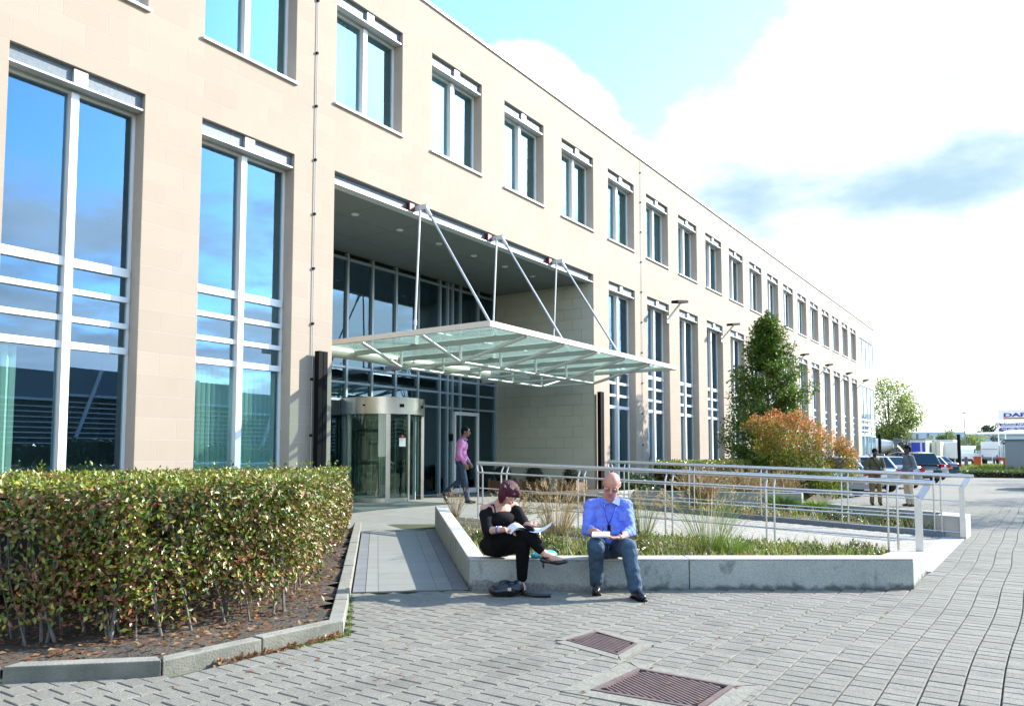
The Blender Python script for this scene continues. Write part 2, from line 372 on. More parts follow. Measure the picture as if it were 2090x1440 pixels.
# backing wall with openings (one skin, reveals included)
xs = sorted({XS, XE}|{min(o[0], XE) for o in OPEN}|{min(o[1], XE) for o in OPEN}); zs = sorted({0, ZR, .35, ZL, ZUB, ZUT})
def inside(x, z): return any(a < x < b and c < z < d for a, b, c, d in OPEN)
wall = MB(); YF, YB = .0012, .34
cell = {}
for i in range(len(xs)-1):
    for j in range(len(zs)-1):
        cell[i, j] = not inside((xs[i]+xs[i+1])/2, (zs[j]+zs[j+1])/2)
for (i, j), s in cell.items():
    if not s: continue
    a, b, c, d = xs[i], xs[i+1], zs[j], zs[j+1]
    wall.add([(a, YF, c), (b, YF, c), (b, YF, d), (a, YF, d)], [(0, 1, 2, 3)])
    if not cell.get((i-1, j), False): wall.add([(a, YF, c), (a, YF, d), (a, YB, d), (a, YB, c)], [(0, 1, 2, 3)])
    if not cell.get((i+1, j), False): wall.add([(b, YF, c), (b, YB, c), (b, YB, d), (b, YF, d)], [(0, 1, 2, 3)])
    if not cell.get((i, j-1), False): wall.add([(a, YF, c), (a, YB, c), (b, YB, c), (b, YF, c)], [(0, 1, 2, 3)])
    if not cell.get((i, j+1), False): wall.add([(a, YF, d), (b, YF, d), (b, YB, d), (a, YB, d)], [(0, 1, 2, 3)])
wall.build('wall', MORTAR, OFF, fix=False)
# cladding stones in half bond
CH, CL, JT = .3115, .60, .007
blocks = []
row = 0; z = ZL
rows = [ZL+CH*i for i in range(-21, 15)]
for ri, z0 in enumerate(rows):
    z1 = z0+CH
    if z1 > ZR+.02: z1 = ZR
    if z1-z0 < .05 or z0 < -.05: continue
    zm = (z0+z1)/2
    x = -3.29+(.3 if ri % 2 else 0)-CL*18
    cuts = []
    while x < XE: cuts.append(x); x += CL
    bl = sorted((max(a, XS), min(b, XE)) for a, b, c, d in OPEN if c < zm < d)
    free = []; cur = XS
    for a, b in bl:
        if a > cur: free.append((cur, a))
        cur = max(cur, b)
    if cur < XE: free.append((cur, XE))
    for a, b in free:
        ed = [a]+[c for c in cuts if a+.07 < c < b-.07]+[b]
        for u, v in zip(ed[:-1], ed[1:]): blocks.append((u, v, z0, z1))
def blockmb(w, h, m=None, o=(0, 0, 0)):
    m = m or MB(); a, b = w/2-JT/2, h/2-JT/2; e = .0006; x, y, zc = o
    vs = [(x-a, y+YF, zc-b), (x+a, y+YF, zc-b), (x+a, y+YF, zc+b), (x-a, y+YF, zc+b), (x-a+e, y, zc-b+e), (x+a-e, y, zc-b+e), (x+a-e, y, zc+b-e), (x-a+e, y, zc+b-e)]
    return m.add(vs, [(4, 5, 6, 7), (0, 1, 5, 4), (1, 2, 6, 5), (2, 3, 7, 6), (3, 0, 4, 7)])
def rank(bk):
    c = ((bk[0]+bk[1])/2, 0, (bk[2]+bk[3])/2)
    z = pxdist(c)
    if not inframe(c, 10) or z < .5: return 0
    if c[2] < 1.15 and c[0] < 0: return 0
    return (bk[1]-bk[0])/z**2
order = sorted(blocks, key=rank, reverse=True)
cache = {}; rest = MB()
for n, bk in enumerate(order):
    w, h = bk[1]-bk[0], bk[3]-bk[2]; c = ((bk[0]+bk[1])/2, 0, (bk[2]+bk[3])/2)
    if n < 300:
        key = (round(w, 3), round(h, 3))
        if key not in cache: cache[key] = blockmb(w, h).mesh('stone_block'); cache[key].materials.append(STONE)
        o = bpy.data.objects.new('stone_block', cache[key]); o.location = c; link(o, OFF)
    else: blockmb(w, h, rest, c)
tag(rest.build('stone_cladding', STONE, OFF, fix=False), kind='stuff')
# coping, roof, ends, storey slabs and rooms
MB().box(XS, XE+.05, -.045, .5, ZR+.004, ZR+.06).build('coping', ALU, OFF)
MB().box(XS, XE, .36, 14, 10.75, 10.95).build('roof', SOFFIT, OFF)
e = MB(); e.box(XE-.3, XE, 3.2, 14, 0, ZR); e.box(XE-.3, XE, .36, 3.2, ZUT, ZR); e.box(XE-.3, XE, .36, 3.2, ZL, ZUB); e.box(XS-.3, XS, 0, 14, 0, ZR); e.box(XS, XE, 13.8, 14, 0, ZR); e.build('end_wall', STONE, OFF)
inn = MB()
inn.box(XS, -.32, .36, 7, 6.72, 7.80); inn.box(PR+.32, XE-.31, .36, 7, 6.72, 7.80); inn.box(-.32, PR+.32, .36, 7, 6.75, 7.80)
inn.box(XS, -.32, .36, 7, .1, .3); inn.box(PR+.32, XE-.31, .36, 7, .1, .3)
inn.box(XS, -.32, 7, 7.2, .1, 10.74); inn.box(-.32, PR+.32, 7, 7.2, .1, 10.74); inn.box(PR+.32, XE-.31, 7, 7.2, .1, 10.74)
for k in range(-4, 18, 2):
    x = P*k-.46
    inn.box(x-.05, x+.05, .5, 7, 7.81, 10.74)
    if not -.4 < x < PR+.4: inn.box(x-.05, x+.05, .5, 7, .31, 6.71)
inn.box(XS, -.32, .45, 7, 3.52, 3.56) if False else None
inn.build('interior_wall', INWALL, OFF, fix=False)
# ---- windows
YG = .265
def pane(par, x0, x1, z0, z1, m, tilt=True):
    o = MB().add([(x0, 0, z0), (x1, 0, z0), (x1, 0, z1), (x0, 0, z1)], [(0, 1, 2, 3)])
    cx_, cz_ = (x0+x1)/2, (z0+z1)/2
    me = MB().box(x0-cx_, x1-cx_, -.004, .004, z0-cz_, z1-cz_).mesh('pane'); me.materials.append(m)
    ob = bpy.data.objects.new('pane', me); ob.location = (cx_, YG, cz_)
    if tilt: ob.rotation_euler = (rng(-.004, .004), 0, rng(-.004, .004))
    return link(ob, par)
def lintel(par, x0, x1, zt):
    MB().box(x0+.004, x1-.004, .02, .16, zt-.25, zt-.225).build('beam_flange', GALVW, par)  # same beam in a brighter steel: the sunlit look is in the colour
    b = MB(); b.box(x0+.004, x1-.004, .075, .09, zt-.224, zt-.03); b.box(x0+.004, x1-.004, .065, .16, zt-.029, zt-.004)
    b.build('lintel_beam', GALV, par)
    MB().box((x0+x1)/2-.09, (x0+x1)/2+.09, .022, .074, zt-.224, zt-.03).build('stiffener_plate', GALVW, par)
    MB().box(x0+.004, x1-.004, .161, .335, zt-.25, zt-.215).build('head_soffit', ALUG, par)
def winframe(x0, x1, z0, z1, trans, dep=.06):
    f = MB(); y0, y1 = YG-dep, YG+.03; xm = (x0+x1)/2; e = .045
    f.box(x0+.004, x0+e, YG-.03, y1, z0, z1); f.box(x1-e, x1-.004, YG-.03, y1, z0, z1)
    f.box(x0+e, x1-e, YG-.03, y1, z1-e, z1); f.box(x0+e, x1-e, YG-.03, y1, z0, z0+e)
    f.box(xm-.052, xm+.052, y0-.045, y1, z0+e, z1-e)
    for a, b in trans:
        f.box(x0+e, xm-.052, y0, y1, a, b); f.box(xm+.052, x1-e, y0, y1, a, b)
    return f
TR = [(3.97, 4.09), (3.605, 3.68), (3.225, 3.30), (2.86, 2.955)]
def curtain(par, x0, x1, z0, z1, m, y=.38, pitch=.085):
    n = max(3, int((x1-x0)/pitch)*2); c = MB(); vs = []
    for i in range(n+1):
        x = lerp(x0, x1, i/n); yy = y+(.035 if i % 2 else -.035)+rng(-.01, .01)
        vs += [(x, yy, z0), (x+rng(-.01, .01), yy, z1)]
    c.add(vs, [(2*i, 2*i+2, 2*i+3, 2*i+1) for i in range(n)])
    o = c.build('curtain', m, None, loc=(0, 0, 0)); o.parent = par; return o
def lower_window(k):
    w = winframe(0, WW, .35, ZL-.251, TR).build('window', ALU, None); w.parent = OFF
    xm = WW/2; e = .045; lo = .395; cols = ((e, xm-.052), (xm+.052, WW-e))
    for a, b in cols:
        zz = [lo]+[v for t in TR[::-1] for v in t]+[ZL-.251-e]
        for i in range(0, len(zz), 2): pane(w, a, b, zz[i], zz[i+1], GLASS)
    lintel(w, 0, WW, ZL)
    MB().box(-.02, WW+.02, -.05, YG-.031, .30, .348).build('sill', ALU, w)
    w.location = (P*k, 0, 0); return w
def upper_window(k):
    w = winframe(0, WW, ZUB+.03, ZUT-.251, []).build('window', ALU, None); w.parent = OFF
    xm = WW/2; e = .045
    for a, b in ((e, xm-.052), (xm+.052, WW-e)): pane(w, a, b, ZUB+.03+e, ZUT-.251-e, GLASSU)
    lintel(w, 0, WW, ZUT)
    MB().box(-.03, WW+.03, -.05, YG-.031, ZUB-.012, ZUB+.028).build('sill', ALU, w)
    w.location = (P*k, 0, 0); return w
for k in LK:
    w = lower_window(k)
    if k == -2: curtain(w, .05, .36, .4, 2.84, CURT)
    elif k == -1: curtain(w, .05, 1.73, .4, 2.84, CURT); 
    elif k == 4: curtain(w, .05, .45, .4, 6.3, CURT)
    elif k > 4 and k % 3 == 0: curtain(w, 1.2, 1.73, .4, 6.3, CURTD)
for k in UK:
    w = upper_window(k)
    if k in (0, 1, 2, 6, 9, 12): curtain(w, .05, .75 if k else .55, ZUB+.05, ZUT-.3, CURT)
    elif k > 3: curtain(w, .9, 1.72, ZUB+.05, ZUT-.3, CURTD)
# ---- glazed corner bay at the far end
for z0, z1, tr in ((ZUB, ZUT, []), (.35, ZL, [(3.97, 4.09), (3.6, 3.68), (3.22, 3.3), (2.86, 2.955)])):
    f = MB(); zt = z1-.26; X1 = XE-.05
    for x in (49.0, 50.4, 51.8, 53.2, X1): f.box(x-.03, x+.03, .08, .16, z0+.03, zt)
    for a, b in [(z0, z0+.03), (zt, z1-.2)]+tr: f.box(49.03, X1-.03, .09, .15, a, b)
    f.box(49.0, XE, .02, .3, z1-.199, z1-.004)
    for y in (.9, 1.65, 2.4, 3.15): f.box(X1-.03, X1+.03, y-.03, y+.03, z0+.03, zt)
    w = f.build('window', ALU, OFF, fix=True)
    cuts = [z0+.03]+[v for t in tr[::-1] for v in t]+[zt]
    for x0, x1 in ((49.03, 50.37), (50.43, 51.77), (51.83, 53.17), (53.23, X1-.03)):
        for i in range(0, len(cuts), 2):
            MB().box(x0, x1, .115, .123, cuts[i], cuts[i+1]).build('pane', GLASSB, w)
    for y0, y1 in ((.16, .87), (.93, 1.62), (1.68, 2.37), (2.43, 3.12)):
        MB().box(X1-.004, X1+.004, y0, y1, z0+.03, zt).build('pane', GLASSB, w)
# ---- lightning conductors and movement joints
for X in (-.47, 13.03):
    c = MB().path([(X, -.022, z) for z in (.1, 3, 6, 9, 11.0)], .0075, 6).build('lightning_conductor', ALUG, OFF)
    z = .8
    while z < 11:
        MB().box(X-.018, X+.018, -.04, -.001, z-.02, z+.02).build('clip', BLACK, c); z += .98
for X in (26.6, 40.2, 48.75):
    MB().box(X-.008, X+.008, -.003, .006, .36, 10.95).build('joint_strip', ALUG, OFF)
# ---- entrance portal: head beam, soffit, side walls
MB().box(.006, PR-.006, .012, .22, 6.405, 6.429).build('beam_flange', GALVW, OFF)  # flange coloured brighter than its beam to look sunlit
b = MB(); b.box(.006, PR-.006, .06, .22, 6.612, 6.634); b.box(.006, PR-.006, .10, .118, 6.43, 6.611);
b.build('portal_beam', GALV, OFF)
for X in (2.24, 4.94, 7.64):
    br = MB().box(X-.20, X-.06, .0, .098, 6.44, 6.60).build('rod_bracket', RED, OFF)
    t = MB(); t.box(X-.012, X+.012, -.30, .098, 6.47, 6.58); t.build('bracket_plate', GALVW, br)
sm = None
for i in range(7):
    for j in range(3):
        x0, y0 = i*1.4+.03, .24+j*1.085
        m = MB().box(.006, 1.394, .006, 1.079, 0, .02)
        if sm is None: sm = m.mesh('soffit_panel'); sm.materials.append(SOFFIT)
        o = bpy.data.objects.new('soffit_panel', sm); o.location = (x0, y0, 6.42); link(o, OFF)
MB().box(.0, PR, .23, PD+.2, 6.445, 6.74).build('soffit_void', DARKIN, OFF)
for i in range(6):
    X = 1.53+1.345*i
    d = MB().lathe((X, 1.05, 6.398), [(.08, 0), (.08, .03)], 18).build('downlight', ALU, OFF)
    MB().lathe((X, 1.05, 6.394), [(.05, 0), (.05, .0035)], 14).build('lamp_glass', WHITE, d)
s = MB(); s.box(-.3, -.001, .345, PD+.2, 0, 6.74); s.box(PR+.012, PR+.3, .345, PD+.2, 0, 6.74); s.build('portal_side_wall', MORTAR, OFF)
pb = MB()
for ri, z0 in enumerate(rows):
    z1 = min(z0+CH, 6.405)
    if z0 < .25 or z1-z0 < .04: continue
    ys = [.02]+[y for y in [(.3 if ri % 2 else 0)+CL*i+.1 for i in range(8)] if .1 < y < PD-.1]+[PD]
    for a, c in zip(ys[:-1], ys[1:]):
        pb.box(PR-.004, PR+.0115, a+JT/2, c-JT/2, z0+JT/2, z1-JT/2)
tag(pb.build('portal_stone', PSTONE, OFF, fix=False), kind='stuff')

# ------------------------------------------------------------------ curtain wall and doors at the back of the portal
MX = [.02, .9, 1.8, 2.7, 3.59, 4.45, 5.32, 6.2, 7.12, 7.46, 7.68, 8.05, 8.91, 9.82]
TZ = [.34, 2.79, 3.21, 3.59, 3.98, 6.26]
cwf = MB()
for x in MX: cwf.box(x-.03, x+.03, PD-.07, PD+.05, .30, 6.40)
for i in range(len(MX)-1):
    for z in TZ: cwf.box(MX[i]+.03, MX[i+1]-.03, PD-.05, PD+.04, z-.028, z+.028)
cw = cwf.build('curtain_wall', ALUG, OFF)
YG0 = YG; YG = PD
for i in range(len(MX)-1):
    for a, b in zip(TZ[:-1], TZ[1:]):
        if a < 1 and MX[i] > 3.5 and MX[i+1] < 5.4: continue
        if a < 1 and 7.6 < MX[i] < 8.9: continue
        pane(cw, MX[i]+.03, MX[i+1]-.03, a+.028, b-.028, GLASSE)
YG = YG0
MB().box(.1, 9.75, PD+.18, PD+.22, 6.27, 6.41).build('blind_box', DARKIN, cw)
for i in range(len(MX)-1):
    if MX[i+1]-MX[i] > .5: curtain(OFF, MX[i]+.05, MX[i+1]-.05, 4.05, 6.25, CURTD, PD+.35, .11)
lob = MB(); lob.box(-.02, PR+.02, 6.8, 6.98, .3, 6.7); lob.box(-.02, PR+.02, PD+.2, 6.98, .2, .32); lob.box(-.02, PR+.02, 3.9, 6.98, 3.7, 3.9)
lob.build('lobby_wall', INWALL, OFF, fix=False)
# glazed side door, between 7.68 and 8.91
d = MB(); y0, y1 = PD-.11, PD+.02
d.box(7.715, 7.79, y0, y1, .36, 2.70); d.box(8.80, 8.88, y0, y1, .36, 2.70); d.box(7.79, 8.80, y0, y1, 2.60, 2.70); d.box(7.79, 8.80, y0, y1, .36, .50)
sd = d.build('side_door', ALU, OFF)
MB().box(7.79, 8.80, PD-.05, PD-.042, .50, 2.60).build('pane', GLASSE, sd)
MB().path([(7.86, PD-.16, 1.25), (7.86, PD-.16, 1.65)], .018, 8).build('handle', STEEL, sd)
MB().box(7.50, 7.66, PD-.10, PD-.075, 1.85, 2.05).build('door_intercom', BLACK, cw)
# revolving door drum
RC, RR, Z0 = Vector((4.42, 3.02, 0)), 1.02, .34
def arc(a0, a1, r0, r1, z0, z1, n=18):
    m = MB(); vs = []
    for i in range(n+1):
        a = lerp(a0, a1, i/n)
        vs += [(RC.x+r0*cos(a), RC.y+r0*sin(a), z0), (RC.x+r1*cos(a), RC.y+r1*sin(a), z0), (RC.x+r1*cos(a), RC.y+r1*sin(a), z1), (RC.x+r0*cos(a), RC.y+r0*sin(a), z1)]
    fs = []
    for i in range(n):
        for j in range(4): fs.append((4*i+j, 4*i+(j+1) % 4, 4*i+4+(j+1) % 4, 4*i+4+j))
    full = abs(a1-a0-2*pi) < 1e-4
    if not full: fs += [(0, 1, 2, 3), (4*n+3, 4*n+2, 4*n+1, 4*n)]
    return m.add(vs, fs)
rd = arc(0, 2*pi, RR-.06, RR+.03, 2.42, 2.82, 40).build('revolving_door', STEEL, OFF, smooth=True)
MB().lathe((RC.x, RC.y, 2.80), [(RR-.07, 0), (RR-.07, .012)], 40).build('drum_ceiling', STEEL, rd)
MB().lathe((RC.x, RC.y, 2.425), [(RR-.065, 0), (RR-.065, .01)], 40).build('drum_soffit', DARKIN, rd)
A = [radians(v) for v in (178, 197, 232, 250)]
A = [radians(172), radians(205), radians(232), radians(262), radians(318), radians(370)]
for a in (A[0], A[2], A[3], A[4], A[5]):
    w_ = .05 if a in (A[2],) else .025
    arc(a-w_, a+w_, RR-.05, RR+.02, Z0, 2.415, 3).build('drum_post', STEEL, rd)
for a0, a1 in ((A[0]+.03, A[2]-.055), (A[2]+.055, A[3]-.03), (A[4]+.03, A[5]-.03)):
    arc(a0, a1, RR-.02, RR-.008, Z0+.10, 2.415, 10).build('curved_glass', GLASSD, rd, smooth=True)
    arc(a0, a1, RR-.04, RR+.01, Z0, Z0+.095, 10).build('base_rail', STEEL, rd)
for k in range(3):
    a = radians(285+120*k); dx, dy = cos(a), sin(a); px_, py_ = -dy*.02, dx*.02
    lf = MB()
    def seg(r0, r1, z0, z1, t=1.0):
        p = [(RC.x+dx*r+px_*s*t, RC.y+dy*r+py_*s*t) for r, s in ((r0, -1), (r1, -1), (r1, 1), (r0, 1))]; lf.prism(p, z0, z1)
    seg(.05, .10, Z0+.03, 2.40); seg(.86, .93, Z0+.03, 2.40); seg(.10, .86, 2.33, 2.40); seg(.10, .86, Z0+.03, Z0+.13)
    l = lf.build('door_leaf', ALUG, rd)
    g = MB(); g.prism([(RC.x+dx*r+px_*s*.2, RC.y+dy*r+py_*s*.2) for r, s in ((.10, -1), (.86, -1), (.86, 1), (.10, 1))], Z0+.13, 2.33); g.build('pane', GLASSD, l)
for a, w_ in ((200, .028), (250, .055), (290, .045)):
    a = radians(a); r = RR+.035; MB().obox((RC.x+r*cos(a), RC.y+r*sin(a), 2.62), (-sin(a), cos(a), 0), (cos(a), sin(a), 0), (0, 0, 1), w_, .012, w_*.7).build('motion_sensor', BLACK, rd)
for a, z in ((252, 1.75), (332, 1.78)):
    a = radians(a); r = RR+.0
    s_ = MB().obox((RC.x+r*cos(a), RC.y+r*sin(a), z), (-sin(a), cos(a), 0), (cos(a), sin(a), 0), (0, 0, 1), .085, .003, .10).build('door_notice', WHITE, rd)
    MB().obox((RC.x+(r+.004)*cos(a), RC.y+(r+.004)*sin(a), z+.14), (-sin(a), cos(a), 0), (cos(a), sin(a), 0), (0, 0, 1), .028, .003, .03).build('red_sticker', pbr('sticker_red', (.6, .05, .04), .5), s_)

# ------------------------------------------------------------------ canopy
CAN = thing('entrance_canopy', 'flat glass canopy on a steel truss hung from rods over the entrance', 'canopy', (5.1, 0, 3.6))
CX0, CX1, CYF, CYB, CZ = 1.05, 9.24, -2.75, 1.9, 3.64; CYG = 1.72
NX = [4.94+1.35*i for i in range(-2, 3)]
PX = [CX0+.04]+NX+[CX1-.04]
fa = MB(); fa.box(CX0-.02, CX1+.02, CYF-.03, CYF+.03, CZ, CZ+.10); fa.build('front_fascia', CANFA, CAN)
for x in (CX0-.02, CX1-.04):
    MB().box(x, x+.06, CYF+.031, CYB, CZ, CZ+.10).build('side_fascia', CANFA, CAN)
bolt = None
for i in range(24):
    x = lerp(CX0+.1, CX1-.1, i/23)
    m = MB().lathe((0, 0, 0), [(.014, 0), (.012, .008)], 8)
    if bolt is None: bolt = m.mesh('bolt'); bolt.materials.append(GALVW)
    o = bpy.data.objects.new('bolt', bolt); o.location = Vector((x, CYF-.03, CZ+.05))-CAN.location; o.rotation_euler = (pi/2, 0, 0); link(o, CAN)
for i in range(9):
    y = lerp(CYF+.15, CYB-.2, i/8)
    o = bpy.data.objects.new('bolt', bolt); o.location = Vector((CX0-.02, y, CZ+.05))-CAN.location; o.rotation_euler = (0, -pi/2, 0); link(o, CAN)
for x in NX:
    MB().box(x-.025, x+.025, CYF+.031, CYG, CZ-.045, CZ+.052).build('purlin', PURL, CAN)
for a, b in zip(PX[:-1], PX[1:]):
    for y0, y1 in ((CYF+.035, -.42), (-.40, CYG)):
        MB().box(a+.012, b-.012, y0, y1, CZ+.054, CZ+.070).build('glass_panel', GLASSC, CAN)
YA, YBn, ZBn = .38, -1.18, 3.25
for y in (YA, YBn):
    MB().tube((NX[0], y, ZBn), (NX[-1], y, ZBn), .034, 10).build('bottom_chord', CANST, CAN, smooth=True)
    MB().tube((CX0+.06, y, CZ-.01), (NX[0], y, ZBn), .032, 10).build('strut', CANST, CAN, smooth=True)
    MB().tube((CX1-.06, y, CZ-.01), (NX[-1], y, ZBn), .032, 10).build('strut', CANST, CAN, smooth=True)
for x in NX:
    for y in (YA, YBn): MB().tube((x, y, ZBn), (x, y, CZ-.06), .03, 10).build('strut', CANST, CAN, smooth=True)
    MB().tube((x, YA, ZBn), (x, YBn, ZBn), .028, 8).build('cross_tie', CANST, CAN, smooth=True)
    MB().tube((x, YBn, ZBn), (x, CYF+.05, CZ-.02), .034, 10).build('strut', CANST, CAN, smooth=True)
    MB().tube((x, YA, ZBn), (x, CYB-.1, CZ-.06), .03, 8).build('strut', CANST, CAN, smooth=True)
MB().tube((.35, CYB-.02, CZ), (9.5, CYB-.02, CZ), .125, 20).build('support_tube', CANFA, CAN, smooth=True)
for x in (.8, 4.94, 9.1):
    MB().box(x-.06, x+.06, CYB, PD-.072, CZ-.03, CZ+.09).build('wall_bracket', CANST, CAN)
for x in (2.24, 4.94, 7.64):
    r = MB().tube((x, -.10, 6.53), (x, .02, CZ+.30), .025, 10).build('tie_rod', RAIL, CAN, smooth=True)
    MB().box(x-.05, x+.05, -.04, .08, CZ+.054, CZ+.30).build('rod_shoe', RAIL, r)
    MB().lathe((x, .01, CZ+.46), [(.036, 0), (.036, .10)], 10).build('turnbuckle', GALVW, r)
    r = MB().tube((x, -.26, 6.50), (x, -2.06, CZ+.06), .025, 10).build('tie_rod', RAIL, CAN, smooth=True)
    p, q = Vector((x, -.26, 6.50)), Vector((x, -2.06, CZ+.06)); d_ = (q-p).normalized()
    MB().tube(p+d_*.02, p+d_*.24, .038, 10).build('rod_fork', GALVW, r, smooth=True)
    MB().tube((x-.05, -.27, 6.50), (x+.05, -.27, 6.50), .05, 12).build('rod_pin', GALVW, r, smooth=True)

# ------------------------------------------------------------------ light columns and wall lamps
def light_column(x, y, z0, label, grp=None, rot=0):
    t = thing('light_column', label, 'lamp post', (x, y, z0), grp)
    m = MB(); m.box(-.10, -.008, -.055, .055, 0, 2.93); b_ = m.build('body', BLACK, None); b_.parent = t
    m = MB(); m.box(.008, .10, -.055, .055, 0, 2.93); b_ = m.build('body', BLACK, None); b_.parent = t
    m = MB(); m.box(-.0075, .0075, -.04, .04, 0, 2.90); b_ = m.build('core', GALV, None); b_.parent = t
    t.rotation_euler = (0, 0, rot); return t
g = 'slim black light columns'
light_column(-.36, -.13, .32, 'slim black column fixed in front of the pillar left of the entrance', 'lamp posts', 0)
light_column(10.0, -.13, .32, 'slim black column in front of the pillar right of the entrance', 'lamp posts', 0)
light_column(56.07, .03, .2, 'thin black post behind the parked cars, beside the far corner of the office', 'lamp posts', 1.2)
light_column(56.1, -5.3, .1, 'thick black post at the right end of the row of parked cars', 'lamp posts', 1.2)
for n, (X, lab) in enumerate(((15.15, 'wall lamp on a white arm, nearest the entrance'), (20.55, 'wall lamp left of the conical tree, second from the entrance'), (25.95, 'wall lamp behind the top of the conical tree'),
                              (31.5, 'wall lamp just right of the conical tree'), (36.9, 'wall lamp between the tree and the building corner'), (42.3, 'last wall lamp but one towards the building corner'), (47.75, 'wall lamp nearest the glazed building corner'))):
    t = thing('wall_lamp', lab, 'wall lamp', (X, 0, 6.2), 'wall lamps along the facade')
    MB().tube((X, -.0, 6.10), (X-.25, -.62, 6.62), .035, 8).build('arm', ALU, t, smooth=True)
    MB().box(X-.07, X+.07, -.02, -.001, 5.98, 6.22).build('wall_plate', ALU, t)
    h = MB().bar((X-.85, -.62, 6.51), (X+.05, -.62, 6.65), .24, .09).build('lamp_head', BLACK, t)
# ------------------------------------------------------------------ ground
def inpoly(x, y, poly):
    c = False; n = len(poly)
    for i in range(n):
        (x1, y1), (x2, y2) = poly[i], poly[i-1]
        if (y1 > y) != (y2 > y) and x < (x2-x1)*(y-y1)/(y2-y1)+x1: c = not c
    return c
KB = [(-13.2, .6), (-7.3, -5.1), (-6.64, -5.78), (-5.14, -5.85), (.56, -.24)]           # outer line of the hedge-bed kerb
BED = KB+[(.56, 1.0), (-13, 1.0)]
PA, PB, PC, PE = (-2.94, -5.42), (-.22, -9.32), (1.19, -9.28), (.72, -1.84)             # planter corners
U = Vector((.7135, .7007)); V = Vector((.7007, -.7135))                                  # along / across the entrance walk
WLK = [(-3.86, -4.60), PA, PE, (1.3, -1.2), (.40, -.40)]
RX0, RX1, RY0, RY1 = 1.30, 5.75, -9.0, -2.3
def zramp(y): return .03+.045*(y-RY0)
LAND = [(.2, -.6), (.8, -1.5), (1.3, RY1), (RX1, RY1), (9.85, -2.3), (9.85, PD), (0, PD), (0, 0)]
PLANT = [PA, PB, PC, (RX0, RY1), PE]
RAMP = [(PC[0], -9.32), (6.6, -9.36), (RX1, RY1), (RX0, RY1)]
RPL = [(5.8, -9.36), (6.65, -9.36), (9.4, -4.9), (20, -4.4), (20, 0), (5.8, 0)]          # rear planting
gm = bpy.data.materials.new('road_paving'); gm.use_nodes = True; N, L = gm.node_tree.nodes, gm.node_tree.links
g_ = N.new('ShaderNodeNewGeometry'); br = N.new('ShaderNodeTexBrick'); mp = N.new('ShaderNodeMapping'); mp.inputs['Rotation'].default_value = (0, 0, pi/2)
L.new(g_.outputs['Position'], mp.inputs[0]); L.new(mp.outputs[0], br.inputs['Vector'])
br.inputs['Scale'].default_value = 1; br.inputs['Brick Width'].default_value = .2; br.inputs['Row Height'].default_value = .125; br.inputs['Mortar Size'].default_value = .006
br.inputs['Color1'].default_value = (.200, .190, .158, 1); br.inputs['Color2'].default_value = (.168, .160, .135, 1); br.inputs['Mortar'].default_value = (.07, .072, .055, 1)
br.offset = .5
ns = N.new('ShaderNodeTexNoise'); ns.inputs['Scale'].default_value = .5; ns.inputs['Detail'].default_value = 8; L.new(g_.outputs['Position'], ns.inputs['Vector'])
mx = N.new('ShaderNodeMix'); mx.data_type = 'RGBA'; mx.blend_type = 'MULTIPLY'; mx.inputs[0].default_value = .35; L.new(br.outputs[0], mx.inputs[6]); L.new(ns.outputs[0], mx.inputs[7])
L.new(mx.outputs[2], N['Principled BSDF'].inputs['Base Color']); N['Principled BSDF'].inputs['Roughness'].default_value = .9
tag(MB().add([(-1500, -1500, -.06), (1800, -1500, -.06), (1800, 1500, -.06), (-1500, 1500, -.06)], [(0, 1, 2, 3)]).build('ground', GRASSG, fix=False), kind='structure')
tag(MB().add([(-60, -70, -.016), (140, -70, -.016), (140, 30, -.016), (-60, 30, -.016)], [(0, 1, 2, 3)]).build('joint_bed', JOINT, fix=False), kind='structure')
# pavers: long joints run with the building, bricks in half bond
PVX, PVY = .125, .20
PAVE = tag(MB().add([(17.0, -34, -.004), (98, -34, -.004), (98, .3, -.004), (17.0, .3, -.004)], [(0, 1, 2, 3)]).build('road', gm, fix=False), kind='structure')
GR1 = [(-4.34, -7.42), (-3.93, -7.46), (-4.08, -7.97), (-4.53, -7.99)]
GR2 = [(-5.39, -8.13), (-4.70, -8.17), (-4.73, -8.96), (-5.36, -8.96)]
def paver(m, x, y, z, rot, sx=1, sy=1):
    a, b = PVX/2-.0035, PVY/2-.0045; e = .004; c, s_ = cos(rot), sin(rot)
    def T(px_, py_, pz): return (x+c*px_-s_*py_, y+s_*px_+c*py_, z+pz)
    vs = [T(-a, -b, -.016), T(a, -b, -.016), T(a, b, -.016), T(-a, b, -.016), T(-a, -b, -e), T(a, -b, -e), T(a, b, -e), T(-a, b, -e),
          T(-a+e, -b+e, 0), T(a-e, -b+e, 0), T(a-e, b-e, 0), T(-a+e, b-e, 0)]
    return m.add(vs, [(8, 9, 10, 11), (0, 1, 5, 4), (1, 2, 6, 5), (2, 3, 7, 6), (3, 0, 4, 7), (4, 5, 9, 8), (5, 6, 10, 9), (6, 7, 11, 10), (7, 4, 8, 11)])
pv = []
for j in range(-75, 2):
    y = j*PVY+.02
    for i in range(-100, 137):
        x = i*PVX+(PVX/2 if j % 2 else 0)
        if x > 17.06: continue
        yy = y-.02*sin(x*.5+1)-.012*sin(x*1.7+j*.05)
        z = pxdist((x, yy, 0))
        if not inframe((x, yy, 0), 60) and not (-11 < x < 2 and -12.5 < yy < -5): continue
        if inpoly(x, yy, BED) or inpoly(x, yy, PLANT) or inpoly(x, yy, RAMP) or inpoly(x, yy, RPL) or inpoly(x, yy, WLK) or inpoly(x, yy, GR1) or inpoly(x, yy, GR2): continue
        if yy > -4.3 and x > 1: 
            if yy > -4.2 and x < 20: continue
        if yy > -1: continue
        pv.append((x, yy, z if inframe((x, yy, 0), 0) else 99))
pv.sort(key=lambda q: q[2])
